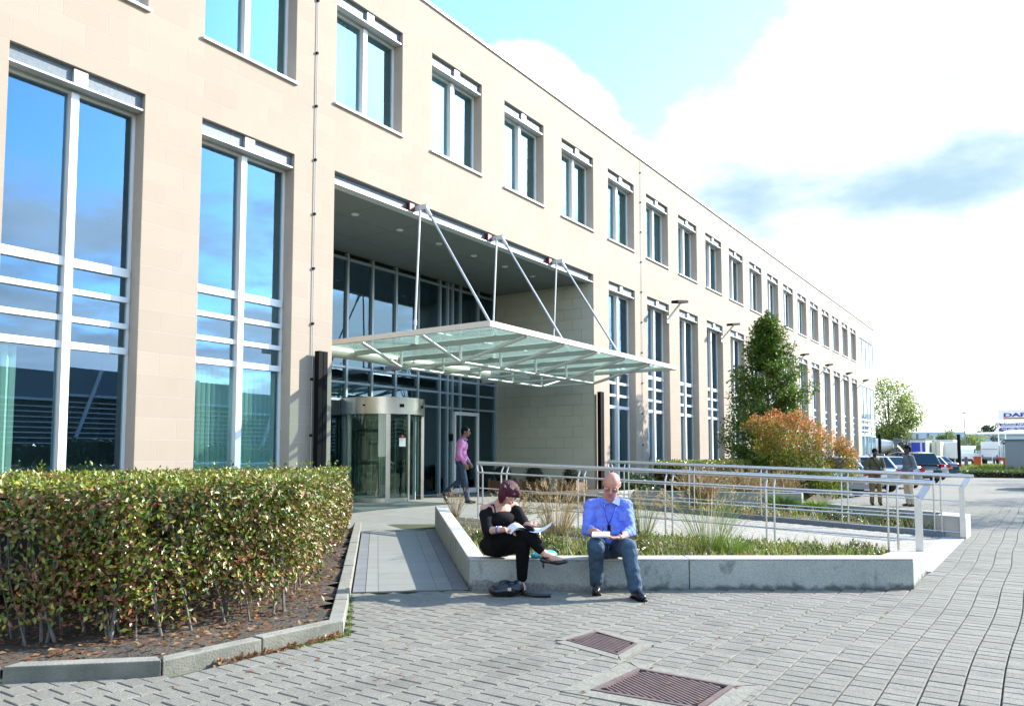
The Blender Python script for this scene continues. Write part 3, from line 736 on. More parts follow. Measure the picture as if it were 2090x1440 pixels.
pmesh = paver(MB(), 0, 0, 0, 0).mesh('paver'); pmesh.materials.append(PAVER)
pst = MB()
for n, (x, y, z) in enumerate(pv):
    h = rng(-.0018, .0018); r = rng(-.012, .012)
    if n < 300:
        o = bpy.data.objects.new('paver', pmesh); o.location = (x, y, h+.004); o.rotation_euler = (rng(-.008, .008), rng(-.01, .01), r); link(o, PAVE)
    else: paver(pst, x, y, h, r)
tag(pst.build('paver_field', PAVER, PAVE, fix=False), kind='stuff')

# ------------------------------------------------------------------ drain covers
def cover(name, label, poly, apr, ribs, pitch, ang):
    c = Vector((sum(p[0] for p in poly)/4, sum(p[1] for p in poly)/4, 0))
    t = thing(name, label, 'manhole cover', c, 'iron covers in the paving')
    def ins(P_, d): return [(lerp(p[0], c.x, d), lerp(p[1], c.y, d)) for p in P_]
    m = MB(); o, i_ = ins(poly, -.0), ins(poly, .09)
    for k in range(4):
        k2 = (k+1) % 4; m.prism([o[k], o[k2], i_[k2], i_[k]], -.015, .0145)
    m.build('frame', IRON, t)
    m = MB(); m.prism(ins(poly, .10), -.015, .004); m.build('cover_plate', IRON, t)
    m = MB(); R = ins(poly, .15); d = Vector((cos(ang), sin(ang), 0)); nn = Vector((-sin(ang), cos(ang), 0))
    k = -60
    while k < 60:
        s0 = k*pitch; k += 1; ts = []
        for q in range(4):
            a, b = Vector((*R[q], 0))-c, Vector((*R[(q+1) % 4], 0))-c; da, db = a.dot(nn)-s0, b.dot(nn)-s0
            if da*db < 0: ts.append((a+(b-a)*(da/(da-db))).dot(d))
        if len(ts) == 2 and abs(ts[0]-ts[1]) > .05:
            p, q = c+nn*s0+d*min(ts), c+nn*s0+d*max(ts); m.bar(p+Vector((0, 0, .008)), q+Vector((0, 0, .008)), pitch*.48, .007)
    m.build('rib', IRON, t)
    for k in range(4):
        p = Vector((*ins(poly, .16)[k], .012)); MB().box(p.x-.022, p.x+.022, p.y-.012, p.y+.012, .004, .0135).build('lifting_slot', BLACK, t)
    m = MB()
    for a in apr: m.prism(a, -.015, .009)
    m.build('cement_apron', GROUT, t)
D1 = [(-4.33, -7.44), (-3.94, -7.49), (-4.12, -7.94), (-4.50, -7.97)]
D2 = [(-5.34, -8.21), (-4.74, -8.24), (-4.77, -8.90), (-5.31, -8.89)]
cover('drain_cover', 'small rusty ribbed iron cover, the farther of two in the paving', D1, [[(-4.36, -7.36), (-3.90, -7.42), (-3.93, -7.488), (-4.34, -7.437)], [(-4.13, -7.945), (-3.95, -7.49), (-3.86, -7.50), (-4.02, -8.02)], [(-4.51, -7.975), (-4.33, -7.44), (-4.42, -7.40), (-4.60, -8.02)], [(-4.6, -8.04), (-4.51, -7.975), (-4.12, -7.945), (-4.02, -8.03)]], 5, .034, 1.25)
cover('drain_cover', 'large rusty diagonally ribbed iron cover nearest the camera', D2, [[(-5.46, -8.06), (-4.64, -8.10), (-4.73, -8.235), (-5.35, -8.205)], [(-4.62, -8.12), (-4.66, -9.0), (-4.765, -8.90), (-4.735, -8.24)], [(-5.46, -8.08), (-5.345, -8.21), (-5.315, -8.89), (-5.42, -9.03)], [(-5.31, -8.90), (-4.77, -8.905), (-4.66, -9.02), (-5.42, -9.03)]], 7, .030, 1.02)

# ------------------------------------------------------------------ hedge bed: kerb and soil
K = MB().add([(-13.1, 1, -.02), (-13.1, .5, -.02), (.56, -.24, -.02)], [(0, 1, 2)])
KERBT = bpy.data.objects.new('kerb', None); link(KERBT); tag(KERBT, kind='structure')
KW, KH = .12, .105
for (a, b) in zip(KB[:-1], KB[1:]):
    a, b = Vector(a), Vector(b); d = (b-a); Lg = d.length; d.normalize(); nrm = Vector((-d.y, d.x))  # towards the bed
    n = max(1, round(Lg/1.0))
    for i in range(n):
        p, q = a+d*(Lg*i/n+.004), a+d*(Lg*(i+1)/n-.004)
        z0 = .0; rise = max(0, (p.x+4))*.032 if d.y > .5 and d.x > 0 else 0; rise2 = max(0, (q.x+4))*.032 if d.y > .5 and d.x > 0 else 0
        e0 = nrm*KW+(d*KW*.5 if i == 0 else Vector((0, 0))); e1 = nrm*KW-(d*KW*.5 if i == n-1 else Vector((0, 0)))
        jt = rng(-.006, .006)
        m = MB().prism([p, q, q+e1, p+e0], [-.06]*4, [KH+rise+jt, KH+rise2+jt, KH+rise2+jt, KH+rise+jt])
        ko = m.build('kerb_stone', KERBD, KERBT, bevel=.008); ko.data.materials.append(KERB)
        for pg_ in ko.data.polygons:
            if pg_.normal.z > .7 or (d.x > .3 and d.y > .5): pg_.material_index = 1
bed = MB(); gx, gy = 66, 40; vs = []; fs = []
for j in range(gy+1):
    for i in range(gx+1):
        x, y = -13.0+i*13.5/gx, -5.95+j*6.3/gy
        vs.append((x, y, .075+max(0, x+4)*.025+.05*(noise.noise((x*1.4, y*1.4, 3))+.5*noise.noise((x*5, y*5, 1)))))
ok = [inpoly(v[0]+.0, v[1]+.0, [(-13, .35), (-7.2, -4.98), (-6.58, -5.66), (-5.19, -5.73), (.42, -.20), (.42, .33)]) for v in vs]
for j in range(gy):
    for i in range(gx):
        q = (j*(gx+1)+i, j*(gx+1)+i+1, (j+1)*(gx+1)+i+1, (j+1)*(gx+1)+i)
        if sum(ok[k] for k in q) >= 3: fs.append(q)
tag(bed.add(vs, fs).build('soil', SOIL, smooth=True, fix=False), kind='structure')

# ------------------------------------------------------------------ entrance walk and landing
WALK = bpy.data.objects.new('walkway', None); link(WALK); tag(WALK, kind='structure')
def zwalk(s): return .012+.033*s
A2 = Vector(PA)
def wpt(s, w, dz=0):                                   # s along, w = distance left of the planter wall
    p = A2+U*s-V*w; return (p.x, p.y, zwalk(max(s, -.05))+dz)
def wslab(s0, s1, w0, w1, m, g_=.004):
    q = [wpt(s0+g_, w0+g_), wpt(s1-g_, w0+g_), wpt(s1-g_, w1-g_), wpt(s0+g_, w1-g_)]
    MB().prism([(p[0], p[1]) for p in q], [-.05]*4, [p[2] for p in q]).build('slab', m, WALK)
WID = 1.225
for i in range(14):
    s0, s1 = i*.345, (i+1)*.345
    wslab(s0, s1, .005, .17, SLABD); wslab(s0, s1, WID-.14, WID-.005, SLABD)
    wslab(s0, s1, .17, .34, SLAB, .002); wslab(s0, s1, .34, WID-.27, SLAB, .002); wslab(s0, s1, WID-.27, WID-.14, SLAB, .002)
MB().prism([wpt(-.02, .02)[:2], wpt(14*.345, .02)[:2], wpt(14*.345, WID)[:2], wpt(-.02, WID)[:2]], [-.05]*4, [.002, zwalk(4.8)-.012, zwalk(4.8)-.012, .002]).build('slab_bed', JOINT, WALK)
def zland(x, y):
    s = (x-PA[0])*U.x+(y-PA[1])*U.y
    t = min(1, max(0, (s-4.83)/2.9)); z = zwalk(4.83)+(.34-zwalk(4.83))*t
    w = min(1, max(0, (x-.75)/1.2)); return lerp(z, .34, w) if y < .8 else lerp(z, .34, max(w, min(1, (y-.2)/1.5)))
landm = MB(); n = 26
LPOLY = [tuple(wpt(4.83, -.02)[:2]), (1.3, RY1), (9.84, RY1), (9.84, 3.46), (.005, 3.46), (.005, -.18), tuple(wpt(4.83, WID)[:2])]
LANDO = bpy.data.objects.new('landing', None); link(LANDO); tag(LANDO, kind='structure')
ns_ = 0; lmb = MB()
for i in range(-2, 18):
    for j in range(-5, 9):
        x0, y0 = i*.6, j*.6-.06
        q = [(x0+.003, y0+.003), (x0+.597, y0+.003), (x0+.597, y0+.597), (x0+.003, y0+.597)]
        qc = (x0+.3, y0+.3)
        inn_ = [inpoly(*p, LPOLY) for p in q]
        if not any(inn_): continue
        if not all(inn_):                              # trim by pulling outside corners to the outline's inside
            q2 = []
            for p, k in zip(q, inn_):
                if k: q2.append(p); continue
                best = p
                src = [pp for pp, kk in zip(q, inn_) if kk]; cxx = sum(s[0] for s in src)/len(src); cyy = sum(s[1] for s in src)/len(src)
                lo, hi = 0., 1.
                for _ in range(9):
                    mid = (lo+hi)/2
                    if inpoly(lerp(cxx, p[0], mid), lerp(cyy, p[1], mid), LPOLY): lo = mid
                    else: hi = mid
                q2.append((lerp(cxx, p[0], lo), lerp(cyy, p[1], lo)))
            q = q2
        MB().prism(q, [-.05]*4, [zland(*p)+.004 for p in q]).build('slab', SLAB, LANDO, fix=False)
MB().prism(LPOLY, [-.055]*7, [zland(*p)-.02 for p in LPOLY]).build('landing_base', JOINT, LANDO)

# ------------------------------------------------------------------ planter walls
def wallseg(m, a, b, na, nb, t0, t1, za, zb):
    """a to b on the outer line; na, nb inner points"""
    return m.prism([a, b, nb, na], [-.06]*4, [za, zb, zb, za])
fr = (Vector(PB)-Vector(PA)).normalized(); fn = Vector((-fr.y, fr.x))          # inwards
FW, LW = .30, .19
ia = Vector(PA)+fn*FW+fr*(.02); 
PLN = thing('concrete_planter', 'low pale concrete planter wall the two people sit on', 'planter', (*PA, 0))
ZF, ZC_, ZE = .325, .25, .57
lu = (Vector(PE)-Vector(PA)).normalized(); ln_ = Vector((lu.y, -lu.x))
def isect(p, d, q, e):
    k = d.x*e.y-d.y*e.x; t = ((q-p).x*e.y-(q-p).y*e.x)/k; return p+d*t
ci = isect(Vector(PA)+fn*FW, fr, Vector(PA)+ln_*LW, lu)
Lf = (Vector(PB)-Vector(PA)).length; jp = .495
mid = Vector(PA)+fr*(Lf*jp); 
ru = (Vector(PC)-Vector(PB)).normalized(); rn = Vector((-ru.y, ru.x))
cb = isect(Vector(PA)+fn*FW, fr, Vector(PB)+rn*.34, ru)
body = MB(); g2 = fr*.004
body.prism([PA, mid-g2, mid-g2+fn*FW, ci], -.06, ZF-.02)
body.prism([mid+g2, PB, cb, mid+g2+fn*FW], -.06, ZF-.02)
ic = Vector(PC)+rn*.34
body.prism([PB, PC, ic, cb], [-.06]*4, [ZF-.02, ZC_-.02, ZC_-.02, ZF-.02])
e1 = Vector(PE)+ln_*LW
body.prism([PA, ci, e1, PE], [-.06]*4, [ZF-.02, ZF-.02, ZE-.02, ZE-.02])
body.build('wall_body', CONC, PLN, bevel=.012)
cop = MB(); d2 = .0
cop.prism([PA, mid-g2, mid-g2+fn*FW, ci], ZF-.019, ZF)
cop.prism([mid+g2, PB, cb, mid+g2+fn*FW], ZF-.019, ZF)
cop.prism([PB, PC, ic, cb], [ZF-.019, ZC_-.019, ZC_-.019, ZF-.019], [ZF, ZC_, ZC_, ZF])
cop.prism([PA, ci, e1, PE], [ZF-.019, ZF-.019, ZE-.019, ZE-.019], [ZF, ZF, ZE, ZE])
cop.build('coping', CONCT, PLN, bevel=.008)
ag = MB(); a0 = Vector(PA)+fr*.03-fn*.004; a1 = Vector(PA)+fr*(Lf*.30)-fn*.004; vs = []; fs = []
for i in range(40):                                   # honeycombed foot of the wall near its left corner
    p = a0+(a1-a0)*(i/39); h = max(.012, .105*(1-i/39)**.6+.03*noise.noise((i*.35, 2, 0)))
    vs += [(p.x, p.y, -.03), (p.x-fn.x*.004, p.y-fn.y*.004, h*.7), (p.x+fn.x*.003, p.y+fn.y*.003, h)]
fs = [q for i in range(39) for q in ((3*i, 3*i+3, 3*i+4, 3*i+1), (3*i+1, 3*i+4, 3*i+5, 3*i+2))]
ag.add(vs, fs).build('rough_foot', AGG, PLN, fix=False)
# ramp-side wall
rw = MB(); rw.prism([(RX0-.12, -8.93), (RX0-.003, -8.93), (RX0-.003, RY1), (RX0-.12, RY1)], [-.06]*4, [zramp(-8.93)+.0, zramp(-8.93)+.0, .345, .345]); rw.build('ramp_side_wall', CONC, PLN)
so = MB().prism([ci, cb, (RX0-.12, -8.9), (RX0-.12, RY1), e1], [-.05]*5, [.20, .20, .20, .27, .40]); so.build('soil_fill', SOIL, PLN)

# ------------------------------------------------------------------ ramp
RAMPO = bpy.data.objects.new('ramp', None); link(RAMPO); tag(RAMPO, kind='structure')
MB().prism([(RX0, RY0), (RX1, RY0), (RX1, RY1), (RX0, RY1)], [-.05]*4, [zramp(RY0)-.016, zramp(RY0)-.016, .332, .332]).build('ramp_bed', JOINT, RAMPO)
rp = MB(); j = 0; y = RY0+.06
while y < RY1-.05:
    x = RX0+.1+(.1 if j % 2 else 0)
    while x < RX1-.08:
        z = zramp(y); a, b = .0965, .055
        sl_ = .045
        vs = [(x-a, y-b, z-.014-b*sl_), (x+a, y-b, z-.014-b*sl_), (x+a, y+b, z-.014+b*sl_), (x-a, y+b, z-.014+b*sl_), (x-a+.004, y-b+.004, z-b*sl_), (x+a-.004, y-b+.004, z-b*sl_), (x+a-.004, y+b-.004, z+b*sl_), (x-a+.004, y+b-.004, z+b*sl_)]
        if (j*31+int(x*10)) % 1 == 0: rp.add(vs, [(4, 5, 6, 7), (0, 1, 5, 4), (1, 2, 6, 5), (2, 3, 7, 6), (3, 0, 4, 7)])
        x += .2
    y += .1165; j += 1
tag(rp.build('ramp_pavers', RAMPP, RAMPO, fix=False), kind='stuff')
for i in range(5):
    x0 = PC[0]+.03+i*.93
    MB().prism([(x0, -9.33), (x0+.922, -9.33), (x0+.922, RY0-.004), (x0, RY0-.004)], [-.05]*4, [.012, .012, .032, .032]).build('threshold_slab', pbr('threshold_concrete', (.36, .36, .35), .8, col2=(.32, .32, .31)) if i == 0 else MATS['threshold_concrete'], RAMPO)
# rear kerb channel of the ramp, end block, rear planter walls
ch = MB(); ch.prism([(RX1+.004, -9.05), (RX1+.085, -9.05), (RX1+.085, -2.9), (RX1+.004, -2.9)], [-.03]*4, [.105, .105, .405, .405])
RPN = thing('rear_planter', 'low concrete planter walls behind the ramp', 'planter', (6.2, -9.1, 0))
ch.build('ramp_edge_channel', GALV, RPN)
MB().prism([(5.86, -9.36), (6.62, -9.38), (6.68, -8.93), (5.90, -8.90)], -.05, .385).build('end_block', CONCT, RPN, bevel=.015)
MB().prism([(6.60, -9.16), (6.75, -9.26), (9.45, -4.95), (9.30, -4.86)], -.05, .385).build('wall_body', CONC, RPN, bevel=.01)
MB().prism([(6.0, -2.30), (7.7, -2.30), (7.7, -2.14), (6.0, -2.14)], -.05, .60).build('wall_body', CONC, RPN, bevel=.01)
MB().prism([(7.55, -2.305), (7.7, -2.305), (8.6, -6.0), (8.45, -6.0)], -.05, .59).build('wall_body', CONC, RPN, bevel=.01)
MB().prism([(RX1+.09, -8.9), (6.55, -8.95), (9.3, -4.8), (20, -4.6), (20, -.02), (5.84, -.02), (5.84, -2.9)], [-.05]*7, [.06, .07, .2, .2, .2, .36, .36]).build('soil_fill', SOIL, RPN)
MB().prism([(7.71, -2.13), (20, -4.2), (20, -.03), (6.0, -.03), (6.0, -2.13)], .0, [.50, .40, .40, .52, .52]).build('raised_soil', SOIL, RPN)

# ------------------------------------------------------------------ ramp railings
def railing(label, X, off, ya, yb, za, zb, posts, base):
    t = thing('ramp_railing', label, 'railing', (X, ya, 0), 'railings of the ramp')
    zt = lambda y: lerp(za, zb, (y-ya)/(yb-ya))
    hr = MB().path([(X+off, ya-.12, zt(ya)-.004), (X+off, ya, zt(ya)), (X+off, yb, zt(yb))], .032, 12).build('handrail', RAIL, t, smooth=True)
    for d, r in ((.16, .016), (.43, .011), (.70, .011), (.965, .011)):
        MB().tube((X, ya+.05, zt(ya)-d), (X, yb-.05, zt(yb)-d), r, 8).build('rail_bar', RAIL, t, smooth=True)
    for y in posts:
        m = MB()
        for dy in (-.055, .055):
            z1 = zt(y)
            m.path([(X, y+dy, base(y)), (X, y+dy, z1-.17), (X+off*.15, y+dy, z1-.12), (X+off, y+dy, z1-.015)], .0135, 8)
        m.build('post', RAIL, t, smooth=True)
    for y, s_ in ((ya, -1), (yb, 1)):
        m = MB(); z1 = zt(y)
        if s_ < 0:
            m.bar((X, y+.06, base(y)), (X, y+.06, z1-.19), .022, .085, up=(0, 1, 0)); m.bar((X, y+.05, z1-.19), (X+off, y-.04, z1-.03), .022, .075, up=(0, 1, 0))
        else:
            for dy in (-.05, .05): m.path([(X, y-.12+dy, base(y)), (X, y-.12+dy, z1-.17), (X+off, y-.02+dy, z1-.02)], .0135, 8)
        m.build('end_post', RAIL, t, smooth=False)
    return t
railing('nearer steel ramp railing, behind the two seated people', 1.22, .08, -9.27, -2.32, 1.09, 1.30, (-8.92, -7.40, -5.92, -4.44, -2.94), lambda y: max(.20, zramp(y)-.03) if y > -9 else .24)
railing('farther steel ramp railing in front of the hedge and bushes', 5.80, .06, -9.38, -2.50, 1.08, 1.30, (-8.95, -7.44, -5.95, -4.47, -2.98), lambda y: zramp(y)+.03)
# ------------------------------------------------------------------ foliage helpers
def rvec():
    while True:
        v = Vector((rng(-1, 1), rng(-1, 1), rng(-1, 1)))
        if .05 < v.length < 1: return v.normalized()
def leaf(m, p, d, n, L, Wd, tint):
    d = d.normalized(); s = d.cross(n)
    if s.length < .05: s = d.cross(Vector((.3, .5, .8)))
    s.normalize(); up = s.cross(d)
    k = len(m.v)
    b = p; q = p+d*(L*.45)
    m.v += [tuple(b), tuple(q+s*(Wd/2)+up*(Wd*.16)), tuple(p+d*L), tuple(q-s*(Wd/2)+up*(Wd*.16))]
    m.f.append((k, k+1, k+2, k+3)); m.c.append(tint)
def vary(c, v=.25):
    k = rng(1-v, 1+v); return (c[0]*k*rng(.92, 1.08), c[1]*k, c[2]*k*rng(.85, 1.15))
GREENS = [(.105, .155, .014), (.06, .10, .012), (.16, .21, .018), (.20, .235, .026)]
YELLO = [(.27, .27, .04), (.31, .26, .05)]
BROWNS = [(.21, .085, .032), (.16, .065, .028), (.28, .13, .05), (.32, .20, .10)]

# ------------------------------------------------------------------ beech hedge
HG = thing('beech_hedge', 'broad clipped hedge with green and brown leaves inside the kerbed bed', 'hedge', (-5.6, -4.6, .07))
HO = [(-11.4, -.6), (-7.0, -4.62), (-6.46, -5.12), (-5.02, -5.24), (-.30, -.86)]          # outer line
HTOP = 1.20
fol = MB()
segs = []
for a, b in zip(HO[:-1], HO[1:]):
    a, b = Vector(a), Vector(b); segs.append((a, b, (b-a).length, (b-a).normalized()))
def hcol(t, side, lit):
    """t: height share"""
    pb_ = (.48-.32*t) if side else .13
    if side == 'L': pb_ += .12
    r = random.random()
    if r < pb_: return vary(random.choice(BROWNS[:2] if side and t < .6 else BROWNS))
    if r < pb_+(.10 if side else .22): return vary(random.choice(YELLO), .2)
    g_ = vary(random.choice(GREENS)); k_ = .72 if side else 1.0  # side leaves toned down: shade of the hedge faces put into their colour
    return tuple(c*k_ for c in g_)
for si, (a, b, Lg, d) in enumerate(segs):
    nrm = Vector((-d.y, d.x)); side = 'L' if si < 2 else 'F'
    cnt = int(Lg*(4300 if si < 3 else 3000))
    if si == 0: cnt = int(Lg*1500)
    for _ in range(cnt):
        s = rng(0, Lg) if si else Lg*random.random()**.45
        z = .16+(HTOP-.16)*random.random()**.72
        t = (z-.1)/(HTOP-.1)
        # bare foot: few leaves low down
        if t < .42 and random.random() > (.42 if si > 1 else .30)+t*1.5: continue
        gap = noise.noise((a.x+d.x*s)*1.7+3 if False else Vector(((a.x+d.x*s)*1.7, (a.y+d.y*s)*1.7, z*2.2)))
        dep = rng(0, .34)**1.0*(.75+.5*random.random())+.10*max(0, gap)
        if gap > .20 and random.random() < .72: continue
        bulge = .05*noise.noise(Vector((s*1.3, z*2, si*7)))
        p2 = a+d*s+nrm*(dep-bulge-.02)
        o = Vector((-nrm.x, -nrm.y, .25))+rvec()*.9
        ld = (rvec()+Vector((-nrm.x*.5, -nrm.y*.5, -.35))).normalized()
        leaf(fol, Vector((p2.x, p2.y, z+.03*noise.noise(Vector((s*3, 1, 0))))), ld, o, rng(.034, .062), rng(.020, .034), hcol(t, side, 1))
topn = 0
while topn < 24000:
    x, y = rng(-11.4, -.2), rng(-5.25, -.35)
    if not inpoly(x, y, HO+[(-.30, -.3), (-11.4, -.3)]): continue
    dist = (Vector((x, y))-Vector((-9.5, -10.5))).length
    if random.random() > min(1, 7/dist)**1.2: continue
    topn += 1
    z = HTOP+.045*noise.noise(Vector((x*1.5, y*1.5, 0)))+random.gauss(0, .022)-.01
    ld = (rvec()+Vector((0, 0, .25))).normalized()
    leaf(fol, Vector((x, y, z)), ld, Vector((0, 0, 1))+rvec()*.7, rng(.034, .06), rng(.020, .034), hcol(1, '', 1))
for _ in range(26):                                      # long shoots above the clipped top
    x, y = rng(-7, -.6), rng(-5.2, -.6)
    if not inpoly(x, y, HO+[(-.30, -.3), (-11.4, -.3)]): continue
    for k in range(7):
        p = Vector((x+rng(-.02, .02), y+rng(-.02, .02), HTOP+.02+k*.02)); leaf(fol, p, rvec()+Vector((0, 0, .5)), rvec(), .05, .03, vary(random.choice(GREENS)))
# darker leafy inside
for _ in range(7000):
    si = random.choice((1, 2, 3)); a, b, Lg, d = segs[si]; nrm = Vector((-d.y, d.x))
    s = rng(0, Lg); p2 = a+d*s+nrm*rng(.25, .75)
    leaf(fol, Vector((p2.x, p2.y, rng(.3, 1.12))), rvec(), rvec(), .065, .04, vary(random.choice(BROWNS[:2]+GREENS[:2])))
tag(fol.build('foliage', LEAFD, HG, fix=False), kind='stuff')
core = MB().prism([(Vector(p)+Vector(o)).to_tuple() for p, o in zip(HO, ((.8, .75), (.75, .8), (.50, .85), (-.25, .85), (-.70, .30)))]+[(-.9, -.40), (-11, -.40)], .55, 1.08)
core.build('shade_core', pbr('hedge_core', (.02, .018, .012), 1), HG)  # solid near-black core, painting the shade seen between the leaves
ST = [(-6.80, -4.19), (-6.72, -4.55), (-6.49, -5.0), (-6.35, -5.10), (-6.16, -5.12), (-5.9, -5.1), (-5.64, -5.16), (-5.41, -5.16), (-5.18, -5.16), (-5.03, -5.12), (-4.6, -4.72), (-4.2, -4.34), (-3.96, -4.10), (-3.4, -3.6), (-2.9, -3.1), (-2.2, -2.5)]
for k in range(24):
    si = random.choice((1, 1, 2, 2, 3, 0)); a, b, Lg, d = segs[si]; p = a+d*rng(0, Lg)+Vector((-d.y, d.x))*rng(.15, .6); ST.append((p.x, p.y))
for x, y in ST:
    l = Vector((rng(-.10, .10), rng(.0, .20), 0)); r = rng(.006, .0125); y += .10; x += -.02
    pts = [Vector((x, y, .03)), Vector((x, y, .25))+l*.5+rvec()*.012, Vector((x, y, .5))+l+rvec()*.02, Vector((x, y+.08, .85))+l*rng(.8, 1.6)+rvec()*.05]
    st_ = MB().path(pts, [r*1.25, r, r*.9, r*.5], 6)
    for q in range(3):
        b0 = pts[1].lerp(pts[3], rng(.1, .8)); st_.path([b0, b0+Vector((rng(-.16, .16), rng(-.16, .16), rng(.08, .24)))], [r*.45, r*.2], 5)
    st_.build('stem', STEMB, HG, smooth=True)
# leaf litter and moss
lit = MB()
for _ in range(8200):
    x, y = rng(-9, .2), rng(-5.7, -.4)
    if not inpoly(x, y, [(-9, -3.2), (-7.2, -4.95), (-6.55, -5.62), (-5.22, -5.70), (.3, -.3), (-9, -.3)]): continue
    if (Vector((x, y))-Vector((-6, -5))).length > 3.4 and random.random() < .6: continue
    z = .085+max(0, x+4)*.025+.05*(noise.noise((x*1.4, y*1.4, 3))+.5*noise.noise((x*5, y*5, 1)))
    leaf(lit, Vector((x, y, z+rng(0, .02))), Vector((rng(-1, 1), rng(-1, 1), rng(-.1, .2))), Vector((0, 0, 1))+rvec()*.4, rng(.045, .07), rng(.028, .04), vary(random.choice(BROWNS)))
for _ in range(46):
    x, y = rng(-7, -3), rng(-9, -5.9)
    if inpoly(x, y, BED): continue
    leaf(lit, Vector((x, y, .010)), Vector((rng(-1, 1), rng(-1, 1), .05)), Vector((0, 0, 1))+rvec()*.3, rng(.035, .06), rng(.02, .032), vary((.30, .11, .05)))
for k in range(300):
    t = random.random(); a, b = Vector((-6.3, -5.83)), Vector((-5.2, -5.89)); p = a.lerp(b, t)
    leaf(lit, Vector((p.x, p.y-abs(random.gauss(0, .02)), .012)), rvec()+Vector((0, 0, .1)), Vector((0, 0, 1))+rvec()*.4, rng(.03, .05), .026, vary(random.choice(BROWNS)))
tag(lit.build('fallen_leaves', LEAF, fix=False), kind='stuff')
ms = MB()
for _ in range(1500):
    u = random.random()
    if u < .55: t = random.gauss(.80, .12); p = Vector((-6.55, -5.82)).lerp(Vector((-5.14, -5.885)), min(1, max(0, t))); p += Vector((0, -abs(random.gauss(0, .022))))
    elif u < .75: t = random.random(); p = Vector((-5.10, -5.83)).lerp(Vector((-4.0, -4.72)), t)+Vector((random.gauss(0.02, .012), -.02))
    else:
        j = random.choice((-42, -44, -45, -47, -39, -37)); p = Vector((rng(-5.2, -1.5), j*PVY+.02+PVY/2+random.gauss(0, .005)))
        if noise.noise(Vector((p.x*2.2, j*1.0, 0))) < .05: continue
        if inpoly(p.x, p.y, GR1) or inpoly(p.x, p.y, GR2) or inpoly(p.x, p.y, PLANT): continue
    leaf(ms, Vector((p.x, p.y, -.004)), rvec()*.7+Vector((0, 0, .7)), rvec(), rng(.012, .03), .010, vary((.13, .19, .02), .3))
tag(ms.build('joint_moss', LEAF, fix=False), kind='stuff')
# wooden post and young shoots by the hedge corner
wp = MB().box(-.02, .06, -.46, -.38, .1, .98).build('wooden_post', WOOD, loc=(.02, -.42, .1)); tag(wp, 'short orange wooden post at the far end of the hedge', 'post')

# ------------------------------------------------------------------ trees and shrubs
def limb(m, p, d, L, r, depth, tips):
    n = 4; pts = [p.copy()]; q = p.copy(); dd = d.copy()
    for i in range(n):
        dd = (dd+rvec()*.12).normalized(); q = q+dd*(L/n); pts.append(q.copy())
    m.path(pts, [lerp(r, r*.45, i/n) for i in range(n+1)], 6)
    tips.append(pts[-1]); tips.append(pts[2])
    return pts
def crown_fill(m, centres, per, rad, size, pal, flat=.7, droop=-.1):
    for c, sc_ in centres:
        for _ in range(per):
            o = rvec()*rad*sc_*random.random()**.5; o.z *= flat
            leaf(m, c+o, (o.normalized()+rvec()*1.1+Vector((0, 0, droop))), Vector((0, 0, 1))+rvec()*.8, size*rng(.7, 1.3), size*.55, pal(c+o))
# conical hornbeam in the rear planter
TB = Vector((16.45, -3.0, .3))
TR_ = thing('hornbeam_tree', 'dark green conical tree in front of the facade', 'tree', TB)
prof = [(.45, .75), (1.0, 1.25), (1.7, 1.50), (2.4, 1.52), (3.1, 1.24), (3.6, 1.20), (4.2, 1.0), (4.8, .74), (5.3, .46), (5.8, .22), (6.25, .04)]
def prad(z):
    for (a, ra), (b, rb) in zip(prof[:-1], prof[1:]):
        if a <= z <= b: return lerp(ra, rb, (z-a)/(b-a))
    return 0
tk = MB(); tk.path([TB, TB+Vector((.02, 0, 1.5)), TB+Vector((-.03, .02, 3.2)), TB+Vector((0, 0, 5.6))], [.085, .07, .05, .012], 8); tips = []
cs = []
for k in range(92):
    z = .45+5.5*((k+.5)/92)**1.12; a = k*2.399+rng(-.3, .3); R = prad(z)*rng(.72, 1.08)
    p = TB+Vector((0, 0, max(.35, z-R*.55-.3))); e = TB+Vector((cos(a)*R, sin(a)*R, z-.3))
    if (e-p).length < .05: continue
    mid_ = p.lerp(e, .55)+Vector((0, 0, -.06)); tk.path([p, mid_, e], [.020, .012, .005], 5)
    for t in (.48, .74, 1.0): cs.append((p.lerp(e, t)+rvec()*.06, .62+.38*t))
tk.build('trunk', BARK, TR_, smooth=True)
fo = MB()
def palh(p):
    r = random.random(); return vary((.052, .115, .009) if r < .6 else ((.10, .17, .014) if r < .9 else (.19, .20, .03)))
crown_fill(fo, cs, 125, .34, .105, palh, .62, -.05)
for k in range(10): 
    z = 5.35+k*.10; crown_fill(fo, [(TB+Vector((rng(-.04, .04), rng(-.04, .04), z-.3)), .9-.065*k)], 45, .2, .08, palh)
tag(fo.build('crown', LEAF, TR_, fix=False), kind='stuff')
